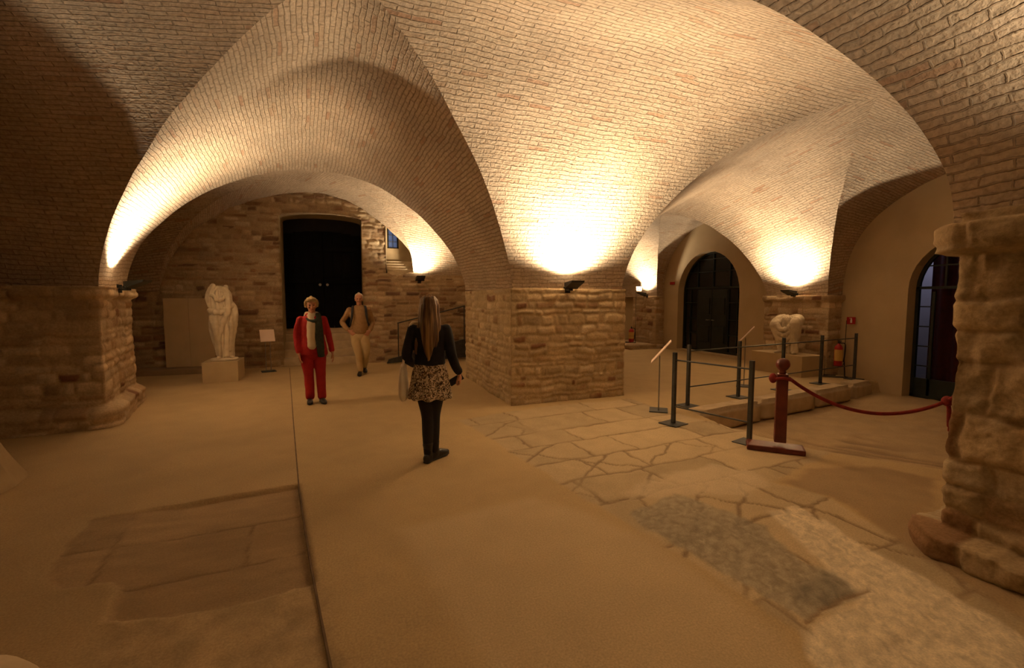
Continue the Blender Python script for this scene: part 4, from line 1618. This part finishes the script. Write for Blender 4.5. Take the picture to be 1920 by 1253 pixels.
# --- woman in red
redc = mat('red knit', (.42, .010, .012), (.34, .007, .009), 25, .85, .3, 120)
redt = mat('red trousers', (.40, .008, .010), (.33, .006, .008), 10, .8, .2, 60)
cream = mat('cream blouse', (.66, .56, .40), (.6, .5, .35), 8, .8, .2, 60)
scarfm = mat('dark green scarf', (.035, .045, .030), (.020, .028, .018), 30, .9, .4, 70)
greyhair = mat('short pale blond hair', (.48, .36, .18), (.33, .235, .11), 45, .6, .4, 90)
tor = [(0, 0, .84, .165, .115), (0, 0, .93, .17, .118), (0, 0, 1.04, .145, .105), (0, 0, 1.15, .15, .11), (0, 0, 1.26, .165, .115), (0, .005, 1.34, .165, .095), (0, .01, 1.40, .10, .07), (0, .01, 1.44, .055, .055)]
aL = [(-.165, .0, 1.345, .056), (-.215, .005, 1.20, .046), (-.235, .01, 1.06, .041), (-.225, -.03, .93, .036), (-.205, -.06, .815, .027)]
aR = [(.165, .0, 1.345, .056), (.21, .03, 1.20, .046), (.245, .05, 1.06, .041), (.27, .02, .93, .036), (.285, -.02, .81, .027)]
lL = [(-.085, 0, .86, .088), (-.088, -.01, .66, .076), (-.075, -.02, .47, .056), (-.066, -.01, .28, .05), (-.062, 0, .09, .036)]
lR = [(.085, 0, .86, .088), (.094, -.03, .66, .076), (.10, -.06, .48, .056), (.105, -.05, .28, .05), (.11, -.05, .09, .036)]
red = person('person in a red cardigan and red trousers with a dark green scarf walking forward', (-.55, 7.93, 0), .10, dict(torso=tor, neck=[(0, .01, 1.40, .052), (0, .0, 1.46, .05), (0, .0, 1.52, .05)], arms=[aL, aR], legs=[lL, lR], chin=(0, 0, 1.455), hk=.98, hands=[((-.203, -.062, .80), (.1, -.15, -1), (1, .2, 0), -1, .5, .95), ((.287, -.025, .795), (.1, -.2, -1), (-1, .1, 0), 1, .4, .95)]))
shape_obj('cardigan', [tube([(0, .012, .79, .218, .15), (0, .012, .93, .20, .138), (0, .012, 1.05, .178, .122), (0, .012, 1.16, .178, .125), (0, .008, 1.27, .186, .130), (0, .01, 1.345, .178, .112), (0, .02, 1.39, .12, .08)], 4, 24), limb(inflate(aL[:-1] + [(-.208, -.055, .84, .034)], .008)), limb(inflate(aR[:-1] + [(.282, -.013, .835, .034)], .008))], redc, red, .008, 3, wrinkle(.008, 9, 3))
shape_obj('blouse', [tube([(-.012, -.022, .915, .095, .135), (-.012, -.02, 1.02, .092, .125), (-.012, -.024, 1.15, .092, .13), (-.012, -.022, 1.27, .092, .122), (-.008, -.012, 1.36, .09, .09), (0, .0, 1.41, .075, .068)], 4, 20)], cream, red, .008, 2, wrinkle(.005, 12, 4))
shape_obj('collar', [tube([(-.10, -.01, 1.395, .022, .012), (-.085, .03, 1.435, .022, .010), (-.065, .055, 1.45, .022, .010), (.065, .055, 1.45, .022, .010), (.085, .03, 1.435, .022, .010), (.095, -.01, 1.40, .022, .012)], 4, 12)], cream, red, .006, 1)
shape_obj('trousers', [tube([(0, 0, .80, .172, .122), (0, 0, .88, .18, .126), (0, 0, .955, .165, .115)], 3, 24), limb(inflate(lL[:-1], .020) + [(-.062, -.004, .10, .068)]), limb(inflate(lR[:-1], .020) + [(.11, -.052, .10, .068)])], redt, red, .008, 3, wrinkle(.008, 8, 5))
shape_obj('scarf', [tube([(.075, .03, 1.42, .03, .022), (.03, .075, 1.435, .03, .022), (-.05, .07, 1.43, .03, .022), (-.088, .0, 1.40, .03, .022), (-.06, -.085, 1.345, .028, .022), (.0, -.12, 1.315, .028, .022), (.06, -.105, 1.33, .03, .024)], 4, 14), tube([(.085, -.02, 1.42, .045, .03), (.09, -.09, 1.33, .052, .028), (.095, -.135, 1.2, .056, .022), (.095, -.14, 1.05, .060, .022), (.105, -.15, .90, .058, .022), (.115, -.155, .76, .052, .018)], 4, 16)], scarfm, red, .007, 2, wrinkle(.010, 14, 6))
shape_obj('hair', [tube([(0, .05, 1.50, .05, .04), (0, .048, 1.535, .075, .06), (0, .038, 1.57, .086, .072), (0, .024, 1.61, .089, .088), (0, .008, 1.648, .083, .098), (0, .004, 1.68, .062, .078), (0, .004, 1.698, .022, .03)], 3, 22), tube([(-.075, -.03, 1.645, .02), (-.087, -.005, 1.60, .022), (-.085, .015, 1.545, .020)], 3), tube([(.075, -.03, 1.645, .02), (.087, -.005, 1.60, .022), (.085, .015, 1.55, .018)], 3), tube([(-.06, -.065, 1.64, .022), (.0, -.085, 1.655, .022), (.055, -.065, 1.65, .02)], 4)], greyhair, red, .006, 2, wrinkle(.007, 35, 7))
blk = mat('black leather', (.016, .015, .015), (.010, .010, .010), 14, .45)
shoe((-.062, .06, 0), (-.075, -.19, 0), 'shoe', blk, red, .085)
shoe((.10, .01, 0), (.145, -.23, 0), 'shoe', blk, red, .085)

# --- man with the backpack straps
sweat = mat('tan pullover', (.36, .22, .10), (.30, .18, .08), 22, .9, .3, 100)
chino = mat('beige trousers', (.52, .39, .20), (.46, .345, .175), 8, .85, .2, 60)
white_hair = mat('thin white hair', (.55, .47, .36), (.42, .35, .26), 40, .7, .3, 80)
tor = [(0, 0, .88, .165, .12), (0, 0, .97, .172, .125), (0, -.01, 1.09, .17, .13), (0, 0, 1.22, .175, .125), (0, 0, 1.34, .19, .125), (0, .005, 1.43, .185, .10), (0, .01, 1.485, .11, .075), (0, .01, 1.52, .06, .06)]
mL = [(-.185, .0, 1.425, .062), (-.275, .03, 1.29, .05), (-.355, .055, 1.17, .045), (-.30, -.02, 1.07, .039), (-.225, -.085, .985, .029)]
mR = [(.185, .0, 1.425, .062), (.235, .04, 1.29, .05), (.275, .07, 1.16, .045), (.25, -.01, 1.06, .039), (.215, -.085, .975, .029)]
qL = [(-.09, 0, .90, .094), (-.075, -.06, .69, .08), (-.035, -.10, .49, .058), (-.02, -.085, .30, .053), (-.005, -.08, .10, .038)]
qR = [(.09, 0, .90, .094), (.11, -.05, .70, .08), (.125, -.08, .51, .058), (.10, .04, .32, .052), (.085, .17, .145, .038)]
man = person('person in a tan pullover and beige trousers walking with hands at the hips', (.22, 10.62, 0), -.02, dict(torso=tor, neck=[(0, .01, 1.48, .058), (0, -.0, 1.55, .056), (0, -.005, 1.60, .056)], arms=[mL, mR], legs=[qL, qR], chin=(0, -.005, 1.55), hk=1.06, hands=[((-.222, -.088, .98), (.75, -.25, -.6), (.2, .9, .1), 1, .5, 1.05), ((.213, -.088, .97), (-.65, -.25, -.7), (-.2, .9, .1), -1, .5, 1.05)]))
shape_obj('pullover', [tube([(0, 0, .935, .19, .138), (0, -.008, 1.0, .195, .145), (0, -.012, 1.10, .19, .147), (0, 0, 1.22, .192, .14), (0, 0, 1.34, .205, .138), (0, .005, 1.43, .198, .113), (0, .012, 1.485, .115, .082)], 4, 24), limb(inflate(mL[:-1] + [(-.245, -.07, 1.01, .034)], .015)), limb(inflate(mR[:-1] + [(.222, -.07, 1.0, .034)], .015))], sweat, man, .008, 3, wrinkle(.009, 8, 13))
shape_obj('trousers', [tube([(0, 0, .84, .175, .128), (0, 0, .91, .182, .132), (0, 0, .97, .175, .128)], 3, 24), limb(inflate(qL[:-1], .020) + [(-.005, -.082, .115, .062)]), limb(inflate(qR[:-1], .020) + [(.087, .15, .165, .06)])], chino, man, .008, 3, wrinkle(.009, 8, 14))
shape_obj('collar', [tube([(-.075, -.045, 1.475, .014), (-.06, .05, 1.515, .016), (.06, .05, 1.515, .016), (.075, -.045, 1.475, .014), (.03, -.095, 1.44, .012), (-.03, -.095, 1.44, .012), (-.075, -.045, 1.475, .014)], 3, 10)], sweat, man, .006, 1)
shape_obj('hair', [tube([(0, .055, 1.60, .05, .04), (0, .052, 1.65, .078, .055), (0, .034, 1.70, .088, .078), (0, .016, 1.745, .084, .096), (0, .008, 1.778, .062, .08), (0, .006, 1.793, .03, .04)], 3, 20), tube([(-.076, .0, 1.72, .012), (-.08, .02, 1.67, .012)], 2), tube([(.076, .0, 1.72, .012), (.08, .02, 1.67, .012)], 2)], white_hair, man, .006, 2, wrinkle(.005, 30, 15))
shoe((-.008, -.03, 0), (-.03, -.30, 0), 'shoe', blk, man, .10, .046)
shoe((.085, .20, .035), (.10, -.06, .02), 'shoe', blk, man, .10, .046)
bp = thing('backpack', (.22, 10.62, 0), 'dark backpack worn by the person in the tan pullover', 'backpack', -.02)
bkm = mat('navy nylon', (.025, .024, .028), (.016, .016, .02), 18, .7, .2, 90)
shape_obj('bag_body', [tube([(0, .235, 1.02, .14, .085), (0, .24, 1.12, .15, .095), (0, .235, 1.3, .145, .09), (0, .225, 1.43, .11, .06)], 4, 20)], bkm, bp, .01, 3)
for s in (-1, 1):
    shape_obj('shoulder_strap', [tube([(s * .10, .17, 1.45, .026, .010), (s * .125, .06, 1.515, .026, .010), (s * .135, -.08, 1.475, .026, .010), (s * .145, -.155, 1.36, .026, .009), (s * .165, -.155, 1.22, .022, .009), (s * .19, -.09, 1.10, .018, .008), (s * .175, .14, 1.06, .018, .008)], 5, 10)], bkm, bp)

# --- blond woman seen from behind
blackknit = mat('black knit jacket', (.012, .012, .014), (.007, .007, .009), 20, .9, .3, 110)
tights = mat('black tights', (.010, .009, .009), (.006, .006, .006), 20, .8)
hm, nt_, b_ = nmat('long dark blond hair')
b_.inputs['Roughness'].default_value = .45
tc_ = N(nt_, 'ShaderNodeTexCoord')
mp_ = N(nt_, 'ShaderNodeMapping')
mp_.inputs['Scale'].default_value = (38, 14, 1.4)
nt_.links.new(tc_.outputs['Object'], mp_.inputs['Vector'])
no_ = N(nt_, 'ShaderNodeTexNoise')
no_.inputs['Scale'].default_value = 1
no_.inputs['Detail'].default_value = 3
nt_.links.new(mp_.outputs[0], no_.inputs['Vector'])
cr_ = N(nt_, 'ShaderNodeValToRGB')
cr_.color_ramp.elements[0].position = .36
cr_.color_ramp.elements[0].color = (.07, .032, .012, 1)
cr_.color_ramp.elements[1].position = .66
cr_.color_ramp.elements[1].color = (.34, .19, .065, 1)
nt_.links.new(no_.outputs['Fac'], cr_.inputs['Fac'])
nt_.links.new(cr_.outputs['Color'], b_.inputs['Base Color'])
bp_ = N(nt_, 'ShaderNodeBump')
bp_.inputs['Strength'].default_value = .6
bp_.inputs['Distance'].default_value = .01
nt_.links.new(no_.outputs['Fac'], bp_.inputs['Height'])
nt_.links.new(bp_.outputs['Normal'], b_.inputs['Normal'])
lm, nt_, b_ = nmat('leopard print skirt')
b_.inputs['Roughness'].default_value = .85
tc_ = N(nt_, 'ShaderNodeTexCoord')
n1_ = N(nt_, 'ShaderNodeTexNoise')
n1_.inputs['Scale'].default_value = 30
n1_.inputs['Detail'].default_value = 2
n1_.inputs['Distortion'].default_value = 1.2
nt_.links.new(tc_.outputs['Object'], n1_.inputs['Vector'])
c_ = N(nt_, 'ShaderNodeValToRGB')
c_.color_ramp.interpolation = 'CONSTANT'
c_.color_ramp.elements[0].position = 0
c_.color_ramp.elements[0].color = (.62, .52, .36, 1)
c_.color_ramp.elements[1].position = .43
c_.color_ramp.elements[1].color = (.035, .02, .012, 1)
e_ = c_.color_ramp.elements.new(.52)
e_.color = (.30, .19, .09, 1)
e_ = c_.color_ramp.elements.new(.57)
e_.color = (.68, .58, .42, 1)
nt_.links.new(n1_.outputs['Fac'], c_.inputs['Fac'])
nt_.links.new(c_.outputs['Color'], b_.inputs['Base Color'])
tor = [(0, 0, .86, .158, .115), (0, 0, .94, .165, .118), (0, 0, 1.05, .128, .095), (0, 0, 1.16, .135, .10), (0, -.005, 1.27, .15, .11), (0, 0, 1.355, .155, .092), (0, .01, 1.415, .095, .065), (0, .01, 1.455, .05, .05)]
# her own right hand lies at image right: local -x
bR = [(-.155, .0, 1.355, .05), (-.195, .03, 1.22, .042), (-.225, .05, 1.09, .038), (-.26, .0, .98, .033), (-.29, -.04, .905, .025)]
bL = [(.155, .0, 1.355, .05), (.20, .02, 1.22, .042), (.225, .03, 1.09, .038), (.205, -.10, 1.02, .033), (.18, -.20, .98, .025)]
kL = [(.075, 0, .88, .088), (.055, .0, .68, .078), (.035, -.0, .48, .054), (.03, .02, .30, .05), (.03, .03, .10, .036)]
kR = [(-.075, 0, .88, .088), (-.055, -.03, .68, .078), (-.035, -.06, .48, .054), (-.03, -.05, .30, .05), (-.03, -.05, .10, .036)]
rzb = PI - YAW + .08
bl = person('person seen from behind in a black jacket and leopard print skirt, holding a phone', (.76, 4.60, 0), rzb, dict(torso=tor, neck=[(0, .01, 1.41, .048), (0, .0, 1.47, .046), (0, .0, 1.53, .046)], arms=[bR, bL], legs=[kL, kR], chin=(0, 0, 1.468), hk=.96, hands=[((-.29, -.042, .89), (-.15, -.55, -.8), (.9, -.2, .1), -1, .8, .95), ((.178, -.205, .975), (-.3, -.9, .2), (-.3, .1, -.9), 1, .9, .95)]))
shape_obj('jacket', [tube([(0, 0, 1.015, .155, .125), (0, 0, 1.08, .15, .118), (0, 0, 1.17, .155, .12), (0, -.002, 1.27, .168, .128), (0, .003, 1.355, .17, .108), (0, .012, 1.41, .105, .078), (0, .012, 1.445, .065, .062)], 4, 24), limb(inflate(bR[:-1] + [(-.284, -.032, .925, .030)], .013)), limb(inflate(bL[:-1] + [(.185, -.185, .985, .030)], .013))], blackknit, bl, .007, 3, wrinkle(.006, 10, 23))


def pleats(v, nn):
    a = np.arctan2(v[:, 1], v[:, 0])
    k_ = sstep(1.0, .66, v[:, 2]) if False else np.clip((1.0 - v[:, 2]) / .34, 0, 1)
    return v + nn * (.012 * k_ * np.sin(9 * a + 1.3 * np.sin(2 * a)))[:, None]


shape_obj('skirt', [tube([(0, 0, .665, .215, .19), (0, 0, .70, .212, .185), (0, 0, .80, .195, .16), (0, 0, .92, .178, .135), (0, 0, 1.02, .150, .118)], 4, 40, round_ends=False)], lm, bl, .008, 2, pleats)
shape_obj('tights', [limb(inflate(kL, .006)), limb(inflate(kR, .006))], tights, bl, .007, 2)


def boot(a, toe, parent):
    a, toe = np.array(a, float), np.array(toe, float)
    d_ = (toe - a) / np.linalg.norm(toe - a)
    r_ = np.cross(d_, (0, 0, 1))
    L_ = np.linalg.norm(toe - a)
    q = lambda k_, z, *r: (*(a + d_ * k_)[:2], z, *r)
    return shape_obj('boot', [tube([q(.055, .06, .046), q(.05, .12, .045), q(.045, .19, .054)], 4, 16), tube([q(.01, .05, .036, .045), q(.10, .055, .042, .045), q(L_ * .7, .045, .045, .035), q(L_ * .95, .035, .030, .025)], 4, 16, ref=r_), tube([q(0, .012, .036, .012), q(L_ * .5, .012, .040, .012), q(L_ * .75, .012, .047, .012), q(L_, .014, .026, .011)], 4, 14, ref=r_), tube([q(.02, .03, .034, .022), q(.05, .03, .034, .022)], 2, 12, ref=r_)], blk, parent, .006, 2)


boot((.045, .07, 0), (-.045, -.165, 0), bl)
boot((.0, -.02, 0), (-.155, -.215, 0), bl)
hs_ = [tube([(0, .045, 1.50, .06, .05), (0, .042, 1.545, .078, .07), (0, .03, 1.59, .085, .085), (0, .015, 1.64, .082, .095), (0, .006, 1.675, .062, .075), (0, .004, 1.695, .02, .03)], 3, 22),
       tube([(.0, .06, 1.60, .080, .055), (.0, .085, 1.48, .085, .05), (.0, .115, 1.36, .082, .045), (-.005, .135, 1.24, .062, .035), (0, .135, 1.14, .036, .026), (.005, .13, 1.06, .012, .012)], 5, 20),
       tube([(.07, -.0, 1.60, .026), (.085, .03, 1.46, .026), (.105, .06, 1.33, .022), (.12, .09, 1.2, .014), (.118, .10, 1.12, .008)], 5, 12),
       tube([(-.07, -.0, 1.60, .026), (-.082, .03, 1.46, .028), (-.085, .08, 1.33, .024), (-.06, .115, 1.2, .018)], 5, 12)]


def strands(v, nn):
    return v + nn * (.007 * vnoise(v[:, 0] * 55, v[:, 1] * 30, v[:, 2] * 3, 31) + .004 * vnoise(v[:, 0] * 110, v[:, 1] * 60, v[:, 2] * 5, 32))[:, None]


shape_obj('hair', hs_, hm, bl, .006, 1, strands)
# things she carries: top-level, standing at her own frame
bag = thing('tote_bag', (.76, 4.60, 0), 'white cloth tote bag hanging beside the leopard print skirt', 'bag', rzb)
canv = mat('off-white canvas', (.84, .76, .60), (.78, .69, .53), 9, .9, .2, 90)
sh = [tube([(.262, -.02, .66, .035, .13), (.268, -.02, .72, .045, .15), (.268, -.02, .86, .040, .15), (.262, -.02, 1.0, .022, .15)], 4, 24)]
shape_obj('bag_body', sh, canv, bag, .009, 2, wrinkle(.008, 9, 41))
for y in (-.09, .06):
    shape_obj('strap', [tube([(.258, y, .99, .012, .004), (.245, y * .7, 1.12, .012, .004), (.215, y * .6, 1.28, .012, .004), (.175, .0 + y * .5, 1.415, .012, .004), (.11, .03 + y * .3, 1.43, .012, .004)], 5, 8)], canv, bag)
# phone in her right hand
hp = Vector((-.305, -.085, .845))
ph = thing('phone', (.76, 4.60, 0), 'dark phone held in the hand of the person in the leopard print skirt', 'phone', rzb)
rotp = Matrix.Rotation(.62, 3, 'Y') @ Matrix.Rotation(.2, 3, 'Z')
bm = bmesh.new()
add_box(bm, (-.255, -.10, .825), (.155, .012, .072), bevel=.005, rot=Matrix.Rotation(.55, 3, 'Y'))
bm_obj('phone_case', bm, M['black'], ph)
bm = bmesh.new()
add_box(bm, (-.255, -.1075, .825), (.14, .003, .063), bevel=.001, rot=Matrix.Rotation(.55, 3, 'Y'))
bm_obj('screen', bm, M['glass'], ph)

# ------------------------------------------------------------------ render look
wd = bpy.data.worlds.new('world')
sc.world = wd
wd.use_nodes = True
wd.node_tree.nodes['Background'].inputs[0].default_value = (.002, .0018, .0015, 1)
sc.view_settings.view_transform = 'Standard'
sc.view_settings.look = 'None'
sc.view_settings.exposure = 0.4
sc.view_settings.gamma = 1.0
sc.view_settings.use_curve_mapping = False
sc.cycles.max_bounces = 10
sc.cycles.diffuse_bounces = 6
sc.cycles.use_denoising = True
